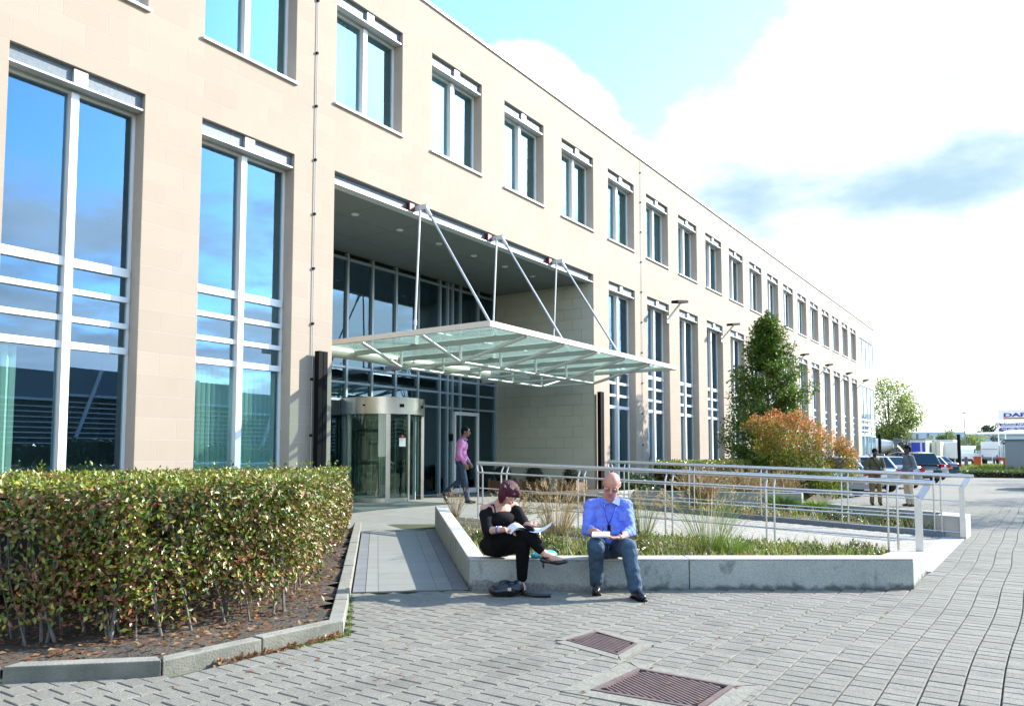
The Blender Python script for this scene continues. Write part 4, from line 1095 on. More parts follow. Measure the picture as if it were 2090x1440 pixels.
# autumn maple
MBs = Vector((12.8, -4.95, .2))
MT = thing('maple_bush', 'spreading bush with orange and yellow-green autumn leaves', 'shrub', MBs)
tk = MB(); cs = []
ax = vr
spec = [(-1.45, 2.30, 0, .8), (-1.2, 2.45, .2, .9), (-.9, 2.30, -.3, 1), (-.55, 2.38, .3, 1), (-.2, 2.25, -.2, 1), (.1, 2.15, .3, 1), (.45, 2.0, -.2, 1), (.75, 1.85, .2, .9), (1.1, 1.62, 0, .9), (1.38, 1.72, .1, .6), (1.5, 1.38, .1, .6), (1.2, 1.15, -.2, .9), (1.45, .92, .1, .8),
        (-1.0, 1.9, .1, 1), (-.6, 1.75, -.5, 1), (-.2, 1.65, .4, 1.1), (.25, 1.55, -.4, 1.1), (.65, 1.3, .3, 1.1), (-.8, 1.4, .2, .9), (-.35, 1.2, -.5, 1), (.1, 1.0, -.5, 1.1), (.5, .9, -.4, 1), (.9, .75, 0, 1), (-.1, .7, .3, .9), (-1.25, 2.05, -.2, .8), (.95, 1.2, .4, .9), (-1.15, 1.6, .3, .5), (1.2, .6, -.1, .7), (.4, .5, -.5, .8)]
for x, z, dy, sc_ in spec:
    e = MBs+ax*(x*.88)+Vector((vd.x, vd.y, 0))*dy+Vector((0, 0, z-.2))
    tk.path([MBs+Vector((rng(-.08, .08), rng(-.08, .08), 0)), MBs.lerp(e, .5)+Vector((0, 0, .12)), e], [.022, .014, .004], 5)
    for t in range(4): cs.append((e+rvec()*.26*sc_, sc_)); 
    cs.append((MBs.lerp(e, .72)+rvec()*.1, sc_*.8))
tk.build('branch', BARK, MT, smooth=True)
def palm(p):
    t = (p.z-.2)/2.4+ (p-MBs).dot(ax)*.13+random.gauss(0, .17)
    if t > .80: return vary(random.choice([(.46, .115, .035), (.40, .15, .04), (.50, .19, .06)]), .2)
    if t > .58: return vary(random.choice([(.36, .23, .04), (.27, .26, .035), (.38, .17, .04)]), .2)
    return vary(random.choice([(.20, .25, .028), (.15, .21, .024), (.27, .28, .035)]), .2)
fo = MB(); crown_fill(fo, cs, 95, .30, .075, palm, .7, -.1)
tag(fo.build('crown', LEAF, MT, fix=False), kind='stuff')
# clipped hedge behind the ramp
H2 = thing('clipped_hedge', 'long low clipped hedge in front of the tall windows behind the ramp', 'hedge', (14, -2.3, .4))
fo = MB()
for _ in range(9500):
    x = rng(9.7, 19.5); f = random.random()
    if f < .5: p = Vector((x, -2.75+abs(random.gauss(0, .07)), rng(.42, 1.24)))
    elif f < .58: p = Vector((9.7+abs(random.gauss(0, .07)), rng(-2.75, -1.7), rng(.42, 1.24)))
    else: p = Vector((x, rng(-2.75, -1.7), 1.25+random.gauss(0, .025)))
    top = p.z > 1.1
    leaf(fo, p, rvec()+Vector((0, -.3, .2)), Vector((0, -.5, .6))+rvec()*.8, rng(.05, .08), .045, vary(random.choice(YELLO+GREENS[2:] if top else GREENS[:2]+BROWNS[:2]), .25))
tag(fo.build('foliage', LEAFD, H2, fix=False), kind='stuff')
MB().box(9.85, 19.4, -2.62, -1.8, .3, 1.19).build('shade_core', MATS['hedge_core'], H2)
def bush(name, label, cat, c, rx, ry, h, n, pal, size, grp=None, mat=None, parent=None):
    t = thing(name, label, cat, c, grp) if parent is None else parent
    m = MB(); c = Vector(c)
    for _ in range(n):
        v = rvec(); v.z = abs(v.z); k = rng(.72, 1.02)*(1+.16*noise.noise(v*2.3+c))
        p = c+Vector((v.x*rx*k, v.y*ry*k, v.z*h*k+.01))
        leaf(m, p, v*.6+rvec(), v+rvec()*.6, size*rng(.7, 1.3), size*.5, pal(p))
    tag(m.build('foliage', mat or LEAFD, t, fix=False), kind='stuff')
    core = MB(); core.ball(c+Vector((0, 0, h*.2)), min(rx, ry)*.62, 10, 6, sz=min(.9, h/min(rx, ry)*.55)); core.build('shade_core', MATS['hedge_core'], t, smooth=True)  # dark solid inside the bush stands in for its inner shade
    return t
pg = lambda p: vary(random.choice([(.10, .15, .02), (.065, .11, .016), (.15, .17, .03), (.17, .10, .03)]), .25)
pdk = lambda p: vary(random.choice([(.035, .07, .015), (.05, .09, .018), (.03, .055, .014)]), .3)
py = lambda p: vary(random.choice([(.14, .17, .03), (.10, .13, .02), (.20, .19, .05), (.19, .11, .035)]), .25)
GC = 'low shrubs in the concrete planter'
bush('ground_cover', 'low green and russet shrub right beside the seated man in the planter', 'shrub', (-.95, -6.25, .18), .52, .36, .30, 1500, py, .05, GC)
bush('ground_cover', 'leafy low shrub in the planter between the two seated people', 'shrub', (-1.55, -5.35, .18), .42, .42, .26, 1300, pg, .055, GC)
bush('ground_cover', 'small shrub at the left end of the planter behind the seated woman', 'shrub', (-1.25, -4.35, .22), .26, .22, .20, 600, pg, .05, GC)
bush('ground_cover', 'smaller of two rounded mounds near the right end of the planter', 'shrub', (.36, -8.18, .17), .20, .18, .17, 420, pg, .035, GC)
bush('ground_cover', 'larger rounded mound at the right end of the planter, under the railing', 'shrub', (.72, -8.62, .15), .34, .22, .22, 900, py, .035, GC)
RC_ = 'shrubs in the rear planter'
bush('laurel_shrub', 'dark glossy shrub on the raised soil left of the clipped hedge', 'shrub', (8.6, -1.9, .5), 1.0, .5, .42, 1500, pdk, .11, RC_)
bush('mound_shrub', 'rounded pale-edged mound beside the right end of the farther railing', 'shrub', (6.95, -8.0, .10), .42, .36, .28, 900, pg, .04, RC_)
bush('mound_shrub', 'dark low mound behind the pale-edged one in the rear planter', 'shrub', (7.2, -7.1, .12), .5, .5, .22, 900, pdk, .05, RC_)
bush('mound_shrub', 'russet low shrub under the farther railing, below the hedge', 'shrub', (6.5, -5.2, .2), .35, .9, .22, 1100, py, .05, RC_)
gcv = MB()
for _ in range(19000):
    x, y = rng(-2.8, 1.2), rng(-9.1, -2.2)
    if not inpoly(x, y, [(-2.55, -5.15), (-.30, -8.95), (1.15, -8.9), (1.15, -2.5), (.75, -2.2)]): continue
    zb = .21+.05*max(0, (y+6)/4)
    k = len(gcv.v); b = Vector((x, y, zb)); s_ = rvec()*.012; h = rng(.06, .20)
    if random.random() < .5: leaf(gcv, b+Vector((0, 0, rng(0, .08))), rvec()+Vector((0, 0, .5)), rvec(), rng(.04, .07), .03, pg(b))
    else:
        gcv.v += [tuple(b-s_), tuple(b+s_), tuple(b+Vector((rng(-.1, .1), rng(-.1, .1), h)))]; gcv.f.append((k, k+1, k+2)); gcv.c.append(vary(random.choice([(.15, .22, .03), (.20, .24, .05), (.30, .26, .10)])))
tag(gcv.build('planter_undergrowth', LEAF, fix=False), kind='stuff')
rgv = MB()
for _ in range(5200):
    x, y = rng(5.9, 15), rng(-8.9, -3)
    if not inpoly(x, y, [(5.95, -8.8), (6.5, -8.9), (9.3, -5.0), (15, -4.7), (15, -3), (5.95, -3)]): continue
    k = len(rgv.v); b = Vector((x, y, .10 if y < -7 else .19)); s_ = Vector((rng(-1, 1), rng(-1, 1), 0)).normalized()*.012; h = rng(.08, .26)
    rgv.v += [tuple(b-s_), tuple(b+s_), tuple(b+Vector((rng(-.12, .12), rng(-.12, .12), h)))]; rgv.f.append((k, k+1, k+2)); rgv.c.append(vary(random.choice([(.13, .20, .025), (.18, .22, .04), (.22, .16, .06)])))
tag(rgv.build('rear_undergrowth', STRAW, fix=False), kind='stuff')
# box balls in wooden planters by the portal wall
BX = 'clipped box balls in wooden planters'
for y, lab in ((2.68, 'round box bush in a wooden planter, nearest the glass doors'), (1.56, 'middle of three round box bushes in wooden planters'), (.30, 'round box bush in a wooden planter, farthest from the doors')):
    t = thing('potted_bush', lab, 'potted plant', (9.1, y, .345), BX)
    w_ = .27
    for sx, sy in ((-1, -1), (1, -1), (1, 1), (-1, 1)): MB().box(9.1+sx*w_-.03, 9.1+sx*w_+.03, y+sy*w_-.03, y+sy*w_+.03, .345, .77).build('planter_post', WOOD, t)
    m = MB(); m.box(9.1-w_+.031, 9.1+w_-.031, y-w_+.012, y+w_-.012, .38, .70); m.box(9.1-w_+.012, 9.1-w_+.03, y-w_+.031, y+w_-.031, .38, .70); m.box(9.1+w_-.03, 9.1+w_-.012, y-w_+.031, y+w_-.031, .38, .70)
    m.build('planter_box', pbr('dark_wood', (.16, .085, .04), .7) if 'dark_wood' not in MATS else MATS['dark_wood'], t)
    m = MB(); c = Vector((9.1, y, .88))
    for _ in range(700):
        v = rvec(); p = c+v*.27*rng(.8, 1.02); leaf(m, p, v*.5+rvec(), v+rvec()*.6, .045, .025, vary((.022, .042, .014), .3))
    tag(m.build('foliage', LEAFD, t, fix=False), kind='stuff'); MB().ball(c, .23, 12, 8).build('shade_core', MATS['hedge_core'], t, smooth=True)

# ------------------------------------------------------------------ grasses
def tuft(label, c, n, h, spread, pal, wid=.007, grp='ornamental grass clumps', plume=0, lean=(0, 0)):
    m = MB(); c = Vector(c)
    for _ in range(n):
        a = rng(0, 2*pi); r0 = random.random()**.5*.10*spread; out = random.random()**.7*spread*.75; hh = h*rng(.55, 1.05)
        b = c+Vector((cos(a)*r0, sin(a)*r0, 0)); e = b+Vector((cos(a)*out+lean[0]*hh, sin(a)*out+lean[1]*hh, hh*(1-.25*out/max(.2, spread))))
        midp = b.lerp(e, .5)+Vector((0, 0, hh*.16)); col = pal()
        sd = Vector((-sin(a+1), cos(a+1), 0))*wid*.5; k = len(m.v)
        m.v += [tuple(b-sd), tuple(b+sd), tuple(midp+sd*.9), tuple(midp-sd*.9), tuple(e)]
        m.f += [(k, k+1, k+2, k+3), (k+3, k+2, k+4)]; m.c += [col, col]
        if plume and random.random() < plume:
            for q in range(7):
                leaf(m, midp.lerp(e, .62+.38*q/7), (e-midp).normalized()+rvec()*.7, rvec(), .05, .012, vary((.36, .25, .12), .25))
    t = tag(m.build('grass_clump', STRAW, loc=tuple(c), fix=False), label, 'grass', grp); return t
straw = lambda: vary(random.choice([(.36, .27, .13), (.30, .20, .09), (.26, .22, .10)]), .25)
gmix = lambda: vary(random.choice([(.12, .19, .025), (.17, .24, .035), (.33, .26, .12), (.10, .15, .02)]), .25)
grn = lambda: vary(random.choice([(.15, .25, .03), (.10, .18, .022), (.20, .28, .04)]), .25)
brn = lambda: vary(random.choice([(.26, .16, .065), (.33, .21, .09), (.20, .13, .05), (.16, .15, .05)]), .25)
tuft('tall fan of fine green and straw grass right of the seated man', (-.42, -7.15, .18), 190, 1.05, 1.05, gmix, .0048, plume=.3)
tuft('bright green low grass at the foot of the tall grass fan in the planter', (-.30, -7.35, .18), 420, .32, .55, grn, .006)
tuft('dry straw stalks in the planter behind and between the two people', (-.05, -4.75, .22), 190, .92, .75, straw, .006, plume=.5)
tuft('dry stalks in the planter just right of the woman', (-.55, -4.35, .22), 110, .8, .55, straw, .006, plume=.5)
tuft('thin stalks in front of the ramp beside the seated man', (.35, -5.9, .2), 120, .85, .5, gmix, .005, plume=.3)
tuft('dry grass tuft at the top corner of the planter, near the walking man', (.82, -2.22, .38), 70, .52, .42, straw, .007, plume=.3)
RG = 'grasses in the rear planter'
tuft('brown feathery grass behind the farther railing, below the hedge', (7.0, -4.2, .2), 420, 1.05, .9, brn, .010, RG, plume=.5)
tuft('brown grass clump in the rear planter under the autumn bush', (9.0, -4.6, .2), 420, 1.0, .9, brn, .010, RG, plume=.5)
tuft('straw grass clump in front of the autumn bush', (10.6, -5.0, .2), 360, .95, .8, brn, .010, RG, plume=.4)
tuft('green grass cushion behind the right part of the farther railing', (8.3, -5.6, .2), 700, .42, .75, grn, .012, RG)
tuft('green grass cushion near the diagonal planter wall', (8.0, -6.4, .18), 600, .36, .6, grn, .012, RG)
tuft('green and straw tuft close to the standing men', (9.1, -5.3, .2), 420, .5, .6, gmix, .012, RG)
# ------------------------------------------------------------------ figures
TMP = bpy.data.scenes.new('remesh_bench'); BENCH = bpy.data.objects.new('remesh_bench', bpy.data.meshes.new('bench')); TMP.collection.objects.link(BENCH)
_r = BENCH.modifiers.new('r', 'REMESH'); _r.mode = 'VOXEL'; _r.use_smooth_shade = True; BENCH.modifiers.new('s', 'SMOOTH').factor = .5
PROT = YAW-pi/2                                         # local x = across the view, local y = away from it
def frame(f, up=(0, 0, 1)):
    f = Vector(f).normalized(); up = Vector(up); s = f.cross(up).normalized(); u = s.cross(f); return s, f, u
class Blob:
    """closed volumes fused by a voxel remesh into one continuous skin"""
    def __init__(s): s.m = MB()
    def cap(s, p, q, r0, r1=None, n=14):
        r1 = r0 if r1 is None else r1; p, q = Vector(p), Vector(q)
        s.m.ball(p, r0, n, 8); s.m.ball(q, r1, n, 8); s.m.path([p, q], [r0, r1], n); return s
    def chain(s, pts, rs):
        for i in range(len(pts)-1): s.cap(pts[i], pts[i+1], rs[i], rs[i+1])
        return s
    def ell(s, c, rx, ry, rz, ax=None):
        ax = ax or (Vector((1, 0, 0)), Vector((0, 1, 0)), Vector((0, 0, 1))); k = len(s.m.v); s.m.ball((0, 0, 0), 1, 18, 12)
        c = Vector(c)
        for i in range(k, len(s.m.v)):
            v = s.m.v[i]; s.m.v[i] = tuple(c+ax[0]*(v[0]*rx)+ax[1]*(v[1]*ry)+ax[2]*(v[2]*rz))
        return s
    def mesh(s, name, mat, par, vox=.008, it=3, fold=0.0, fs=9):
        BENCH.data = s.m.mesh(name); BENCH.modifiers['r'].voxel_size = vox; BENCH.modifiers['s'].iterations = it
        TMP.view_layers[0].update(); me = bpy.data.meshes.new_from_object(BENCH.evaluated_get(TMP.view_layers[0].depsgraph)); me.name = name
        if fold:                                        # cloth creases
            for v, nv in zip(me.vertices, [v.normal.copy() for v in me.vertices]):
                c = v.co; n_ = noise.noise(Vector((c.x*fs, c.y*fs, c.z*fs*1.6)))+.5*noise.noise(c*fs*2.3)
                v.co += nv*(fold*n_)
        me.polygons.foreach_set('use_smooth', [True]*len(me.polygons)); me.materials.clear(); me.materials.append(mat)
        ob = bpy.data.objects.new(name, me); ob.parent = par; COL.objects.link(ob); return ob
def lmesh(m, name, mat, par, smooth=True):
    me = m.mesh(name); me.materials.append(mat)
    bm = bmesh.new(); bm.from_mesh(me); bmesh.ops.recalc_face_normals(bm, faces=bm.faces); bm.to_mesh(me); bm.free()
    if smooth: me.polygons.foreach_set('use_smooth', [True]*len(me.polygons))
    o = bpy.data.objects.new(name, me); o.parent = par; COL.objects.link(o); return o
def hand(b, w, d, pn, side, curl=.5, k=1.0):
    """w wrist, d along the fingers, pn palm normal (palm side), side = +1/-1 for the thumb"""
    d = Vector(d).normalized(); pn = Vector(pn); pn = (pn-d*pn.dot(d)).normalized(); s = d.cross(pn)*side; w = Vector(w)
    c = w+d*.05*k; b.ell(c, .040*k, .050*k, .017*k, (s, d, pn))
    for i, (o, L) in enumerate(((.030, .066), (.010, .075), (-.011, .070), (-.030, .055))):
        a = w+d*.088*k+s*o*k; m_ = a+(d*cos(curl*.7)+pn*sin(curl*.7))*L*.5*k; e = m_+(d*cos(curl*1.6)+pn*sin(curl*1.6))*L*.5*k
        b.chain([w+d*.06*k+s*o*k*.9, a, m_, e], [.0105*k, .0105*k, .0095*k, .0078*k])
    a = w+d*.028*k+s*.034*k; m_ = a+(d*.6+s*.7+pn*.25).normalized()*.038*k; e = m_+(d*.9+s*.15+pn*.4).normalized()*.032*k
    b.chain([w+d*.02*k+s*.015*k, a, m_, e], [.012*k, .013*k, .0115*k, .009*k])
def head(b, c, f, up, k=1.0, nose=1.0):
    """c centre of the cranium"""
    s, f, u = frame(f, up); c = Vector(c); A = (s, f, u)
    b.ell(c+u*.018*k, .076*k, .096*k, .092*k, A); b.ell(c+f*.022*k-u*.052*k, .060*k, .070*k, .072*k, A); b.ell(c+f*.052*k-u*.088*k, .036*k, .034*k, .028*k, A)
    b.ell(c+f*.074*k+u*.012*k, .056*k, .022*k, .018*k, A)
    b.chain([c+f*.092*k+u*.000*k, c+f*.108*k-u*.034*k], [.010*k, .0155*k*nose]); b.ell(c+f*.090*k-u*.066*k, .024*k, .012*k, .010*k, A)
    for q in (-1, 1):
        b.ell(c+s*(q*.079*k)-u*.012*k-f*.006*k, .010*k, .021*k, .032*k, A); b.ell(c+s*(q*.045*k)+f*.060*k-u*.030*k, .026*k, .024*k, .026*k, A)
    return A
def face_bits(par, c, A, k=1.0, browcol=None, lip=(.30, .10, .09)):
    s, f, u = A; c = Vector(c)
    dk = MATS.get('eye_dark') or pbr('eye_dark', (.02, .015, .012), .3); wh = MATS.get('eye_white') or pbr('eye_white', (.6, .58, .55), .4)
    for q in (-1, 1):
        e = MB(); e.ball(c+s*(q*.031*k)+f*.081*k-u*.010*k, .0125*k, 10, 6); e_ = lmesh(e, 'eye', wh, par)
        e = MB(); e.ball(c+s*(q*.031*k)+f*.0885*k-u*.013*k, .0068*k, 8, 6); i_ = lmesh(e, 'iris', dk, e_)
        m = MB().path([c+s*(q*.014*k)+f*.095*k+u*.012*k, c+s*(q*.034*k)+f*.091*k+u*.019*k, c+s*(q*.052*k)+f*.078*k+u*.012*k], [.004*k, .005*k, .003*k], 6); lmesh(m, 'eyebrow', browcol or dk, par)
    m = MB().path([c+s*(-.022*k)+f*.096*k-u*.066*k, c+f*.103*k-u*.064*k, c+s*(.022*k)+f*.096*k-u*.066*k], [.003*k, .006*k, .003*k], 6)
    lmesh(m, 'lips', MATS.get('lip') or pbr('lip', lip, .5), par)
SKIN = pbr('fair_skin', (.50, .29, .21), .5, col2=(.44, .23, .165), vscale=14); SKINR = pbr('ruddy_skin', (.50, .25, .18), .5, col2=(.42, .185, .13), vscale=16)
SKINB = pbr('brown_skin', (.18, .095, .06), .5); SKIND = pbr('dark_skin', (.055, .033, .024), .5)
BLKC = pbr('black_cloth', (.006, .006, .007), .9, spec=.15); BLKP = pbr('black_trousers', (.004, .004, .005), .9, spec=.12); SHIRTB = pbr('blue_shirt', (.13, .20, .66), .8, col2=(.105, .165, .58), vscale=9)
JEAN = pbr('dark_jeans', (.014, .030, .058), .85, col2=(.035, .080, .13), vscale=5); JEAN2 = pbr('blue_jeans', (.012, .022, .045), .85, col2=(.03, .05, .09), vscale=5)
LEATH = pbr('black_leather', (.012, .012, .014), .28); HAIRR = pbr('wine_red_hair', (.085, .004, .018), .5, col2=(.028, .002, .008), vscale=45, spec=.35, bump=.9, bscale=1, bstretch=(150, 150, 18)); HAIRK = pbr('black_hair', (.006, .005, .005), .7, spec=.1)
PINK = pbr('pink_check_shirt', (.52, .19, .40), .8, col2=(.42, .13, .33), vscale=40); OLIVE = pbr('olive_jacket', (.075, .075, .032), .85); GREYB = pbr('grey_blue_shirt', (.10, .125, .16), .85); BEIGE = pbr('beige_trousers', (.42, .36, .26), .85)
LANY = pbr('blue_lanyard', (.02, .05, .45), .5); DENL = pbr('belt_brown', (.03, .02, .015), .5); SILV = pbr('silver_metal', (.55, .55, .56), .25, metal=.9); TURQ = pbr('turquoise_cloth', (.03, .42, .45), .7); KHAKI = pbr('khaki_trousers', (.16, .11, .05), .85)
def person(label, loc, rot=PROT):
    t = thing('person', label, 'person', loc, None); t.rotation_euler = (0, 0, rot); return t

# ---- seated woman in black, reading
wt = person('seated woman in black with wine-red bob, legs crossed, reading papers', (-2.73, -5.73, 0))
b = Blob(); hc, hf, hu = Vector((.045, -.075, 1.035)), Vector((.62, -.60, -.62)), Vector((.42, -.22, .85))
A = head(b, hc, hf, hu, .98)
b.chain([(-.055, .055, .90), (-.01, .0, .965), (.03, -.05, 1.02)], [.062, .052, .055])
b.ell((-.055, .07, .80), .165, .105, .15, frame((.5, -.85, 0))); b.ell((-.065, .10, .60), .15, .115, .17, frame((.5, -.85, 0))); b.ell((-.075, .13, .455), .165, .135, .12, frame((.5, -.85, 0)))
Rs, Ls = Vector((-.205, -.02, .865)), Vector((.105, .145, .875)); Re, Le = Vector((-.20, -.125, .635)), Vector((.215, .0, .68)); Rw, Lw = Vector((.005, -.285, .665)), Vector((.275, -.205, .70))
b.chain([(-.05, .06, .88), Rs, Re, Rw], [.06, .054, .044, .028]); b.chain([(-.03, .08, .88), Ls, Le, Lw], [.06, .052, .042, .028])
hand(b, Rw, (.85, -.42, -.12), (.1, -.1, -1), -1, .55, .95); hand(b, Lw, (.75, -.5, -.05), (0, 0, 1), -1, .45, .92)
K1, A1, K2, A2_ = Vector((.195, -.30, .525)), Vector((.185, -.175, .095)), Vector((.235, -.34, .635)), Vector((.425, -.385, .415))
b.chain([(.0, .10, .45), K1, A1], [.09, .062, .034]); b.chain([(-.13, .07, .46), K2, A2_], [.09, .062, .034])
b.chain([(.36, -.36, .49), A2_, (.50, -.42, .385), (.585, -.455, .375)], [.040, .036, .032, .022]); b.chain([A1, (.20, -.24, .055), (.205, -.315, .03)], [.034, .032, .022])
b.chain([K1.lerp(A1, .3), K1.lerp(A1, .6)], [.06, .045]); b.chain([K2.lerp(A2_, .3), K2.lerp(A2_, .6)], [.058, .045])
b.mesh('body', SKIN, wt, .0065, 3)
face_bits(wt, hc, A, .98)
b = Blob(); fr_ = frame((.5, -.85, 0))
b.ell((-.055, .075, .775), .178, .118, .125, fr_); b.ell((-.005, -.02, .745), .135, .085, .085, fr_); b.ell((-.065, .09, .61), .172, .135, .19, fr_); b.ell((-.085, .11, .46), .195, .165, .125, fr_); b.ell((-.16, .05, .43), .085, .10, .085, fr_)
b.chain([Rs+Vector((.03, .02, -.01)), Rs.lerp(Re, .3), Re.lerp(Rw, .14)], [.066, .068, .064]); b.chain([Ls+Vector((-.02, 0, -.01)), Ls.lerp(Le, .3), Le.lerp(Lw, .15)], [.062, .064, .058])
b.mesh('blouse', BLKC, wt, .009, 3, .005, 8)
b = Blob(); b.chain([(.0, .10, .44), K1, K1.lerp(A1, .35), K1.lerp(A1, .84)], [.105, .080, .073, .055]); b.chain([(-.12, .07, .455), K2, K2.lerp(A2_, .3), K2.lerp(A2_, .72)], [.105, .080, .072, .055]); b.ell((-.07, .13, .43), .17, .14, .10)
b.mesh('trousers', BLKP, wt, .009, 3, .004, 10)
b = Blob(); s, f, u = A; hh = hc
b.ell(hh+u*.030-f*.012, .108, .112, .100, A)
for q in (-1, 1): b.chain([hh+s*(q*.075)+u*.03-f*.01, hh+s*(q*.092)-u*.035+f*.01, hh+s*(q*.080)-u*.095+f*.035], [.055, .045, .028])
b.chain([hh-f*.06+u*.03, hh-f*.075-u*.045], [.065, .045]); b.chain([hh+s*.0+f*.072+u*.075, hh-s*.045+f*.092+u*.03], [.04, .026]); b.chain([hh+f*.07+u*.07, hh+s*.045+f*.092+u*.035], [.04, .024])
b.mesh('hair', HAIRR, wt, .008, 2, .004, 26)
m = MB().path([Vector((-.155, -.03, .90)), Vector((-.115, -.045, .905)), Vector((-.10, -.075, .865)), Vector((-.095, -.085, .82))], .0075, 6); lmesh(m, 'strap', BLKC, wt)
for t_, r_, mt in ((.62, .036, SILV), (.68, .035, LANY), (.80, .033, SILV)):
    c = Re.lerp(Rw, t_); d = (Rw-Re).normalized(); a = d.cross(Vector((0, 0, 1))).normalized(); bb = d.cross(a)
    lmesh(MB().path([c+(a*cos(2*pi*k/14)+bb*sin(2*pi*k/14))*r_ for k in range(15)], .0055, 6), 'bracelet', mt, wt)
def shoe_w(par, heel, ball, toe, ank, up):
    heel, ball, toe, up = Vector(heel), Vector(ball), Vector(toe), Vector(up).normalized()
    b = Blob(); b.chain([heel, heel.lerp(ball, .5)-up*.010, ball, toe], [.030, .020, .033, .020]); o = b.mesh('shoe', LEATH, par, .007, 2)
    m = MB().tube(heel-up*.012, heel-up*.085, .015, 8, .007); lmesh(m, 'heel', LEATH, o)
    d = (toe-heel).normalized(); a = d.cross(up).normalized(); c = Vector(ank)
    lmesh(MB().path([c+(a*cos(2*pi*k/14)+d*sin(2*pi*k/14))*.041 for k in range(15)], .007, 6), 'ankle_strap', LEATH, o)
    lmesh(MB().path([c+d*.042, ball+up*.030-d*.01], .006, 6), 't_strap', LEATH, o)
shoe_w(wt, (.395, -.365, .365), (.545, -.44, .352), (.625, -.475, .362), A2_+Vector((.018, -.01, -.018)), (-.15, 0, 1))
shoe_w(wt, (.182, -.145, .09), (.205, -.285, .028), (.212, -.355, .022), A1+Vector((0, -.005, 0)), (0, -.25, 1))
# papers and bag
pt = thing('paper_sheets', 'open white printed sheets on the lap of the seated woman', 'papers', (-2.73, -5.73, 0)); pt.rotation_euler = (0, 0, PROT)
def sheet(x0, y0, ux, uy, wx, wy, z, bend, zt):
    m = MB(); n = 8
    for j in range(2):
        for i in range(n+1):
            t = i/n; m.v.append((x0+ux*t+wx*j, y0+uy*t+wy*j, z+bend*sin(t*pi*1.1)+zt*t+.025*j))
    m.f = [(i, i+1, n+2+i, n+1+i) for i in range(n)]; return m
for k, (a) in enumerate(((.075, -.40, .19, -.03, -.06, .22, .635, .045, .02), (.082, -.405, .19, -.03, -.06, .22, .642, .05, .022), (.262, -.42, .21, -.06, .03, .22, .655, -.03, .055), (.068, -.395, .19, -.03, -.06, .22, .628, .04, .018))):
    lmesh(sheet(*a), 'sheet', PAPER, pt)
hb = thing('handbag', 'black leather handbag lying on the paving at the woman\'s feet', 'handbag', (-2.73, -5.73, 0)); hb.rotation_euler = (0, 0, PROT)
b = Blob(); b.ell((.03, -.36, .075), .165, .11, .075); b.ell((-.07, -.38, .06), .09, .10, .055); b.ell((.13, -.34, .085), .075, .085, .07); b.ell((.02, -.37, .12), .09, .05, .04)
b.mesh('bag_body', LEATH, hb, .008, 2, .009, 15)
lmesh(MB().path([(.15, -.36, .07), (.25, -.42, .03), (.36, -.42, .018), (.47, -.44, .02), (.46, -.46, .025), (.33, -.45, .022), (.2, -.43, .03)], .016, 6), 'strap', LEATH, hb)
lmesh(MB().box(.04, .075, -.475, -.45, .07, .10), 'buckle', SILV, hb, False)
tb = thing('cloth_bag', 'turquoise and white bag on the wall behind the crossed leg', 'bag', (-2.73, -5.73, 0)); tb.rotation_euler = (0, 0, PROT)
b = Blob(); b.ell((.46, .13, .36), .12, .09, .045); b.ell((.36, .10, .35), .08, .08, .035); b.mesh('bag_body', TURQ, tb, .009, 2, .012, 14)
lmesh(MB().path([(.33, .02, .36), (.40, .03, .385), (.47, .03, .39), (.54, .06, .36)], .014, 6), 'bag_handle', PAPER, tb)

# ---- seated man in blue shirt, writing
mt_ = person('bald seated man in blue shirt and jeans writing on a notepad', (-2.10, -6.645, 0))
b = Blob(); hc, hf, hu = Vector((.035, -.075, 1.13)), Vector((-.18, -.80, -.52)), Vector((.02, -.50, .87))
A = head(b, hc, hf, hu, 1.10, 1.1)
b.chain([(.005, .065, .93), (.02, .02, .99), (.03, -.02, 1.06)], [.078, .074, .074])
b.ell((0, .07, .80), .20, .125, .17); b.ell((0, .06, .60), .19, .16, .17); b.ell((0, .12, .44), .19, .15, .13)
Rs, Ls = Vector((-.180, .04, .885)), Vector((.190, .04, .89)); Re, Le = Vector((-.232, -.06, .635)), Vector((.232, -.05, .625)); Rw, Lw = Vector((-.155, -.30, .64)), Vector((.085, -.31, .585))
b.chain([(0, .06, .90), Rs, Re, Rw], [.075, .066, .052, .034]); b.chain([(0, .06, .90), Ls, Le, Lw], [.075, .066, .052, .034])
hand(b, Rw, (.80, -.45, -.05), (.2, -.2, -1), -1, .8, 1.08); hand(b, Lw, (-.9, -.30, -.05), (0, .1, 1), 1, .55, 1.08)
K1, A1 = Vector((-.175, -.40, .50)), Vector((-.15, -.19, .09)); K2, A2_ = Vector((.150, -.43, .50)), Vector((.205, -.50, .095))
b.chain([(-.09, .10, .44), K1, A1], [.10, .068, .042]); b.chain([(.09, .10, .44), K2, A2_], [.10, .068, .042])
b.mesh('body', SKINR, mt_, .007, 3)
GREYH = pbr('grey_stubble', (.26, .17, .14), .7); face_bits(mt_, hc, A, 1.10, GREYH, (.34, .14, .11))
s, f, u = A
b = Blob(); b.ell(hc+u*.022-f*.024, .0865, .095, .086, A); b.chain([hc-f*.06-u*.02, hc-f*.055-u*.05], [.055, .045]); b.mesh('hair', GREYH, mt_, .008, 1)
for q in (-1, 1):
    e = hc+s*(q*.034)+f*.108-u*.014; gl = MB().path([e+(s*cos(2*pi*k/14)*.024+u*sin(2*pi*k/14)*.015) for k in range(15)], .0022, 5); g_o = lmesh(gl, 'spectacle_rim', DENL, mt_)
    lmesh(MB().path([e+s*(q*.024), hc+s*(q*.088)+f*.02-u*.002], .002, 5), 'temple', SILV, g_o)
lmesh(MB().path([hc-s*.010+f*.112-u*.012, hc+s*.010+f*.112-u*.012], .0022, 5), 'bridge', SILV, mt_)
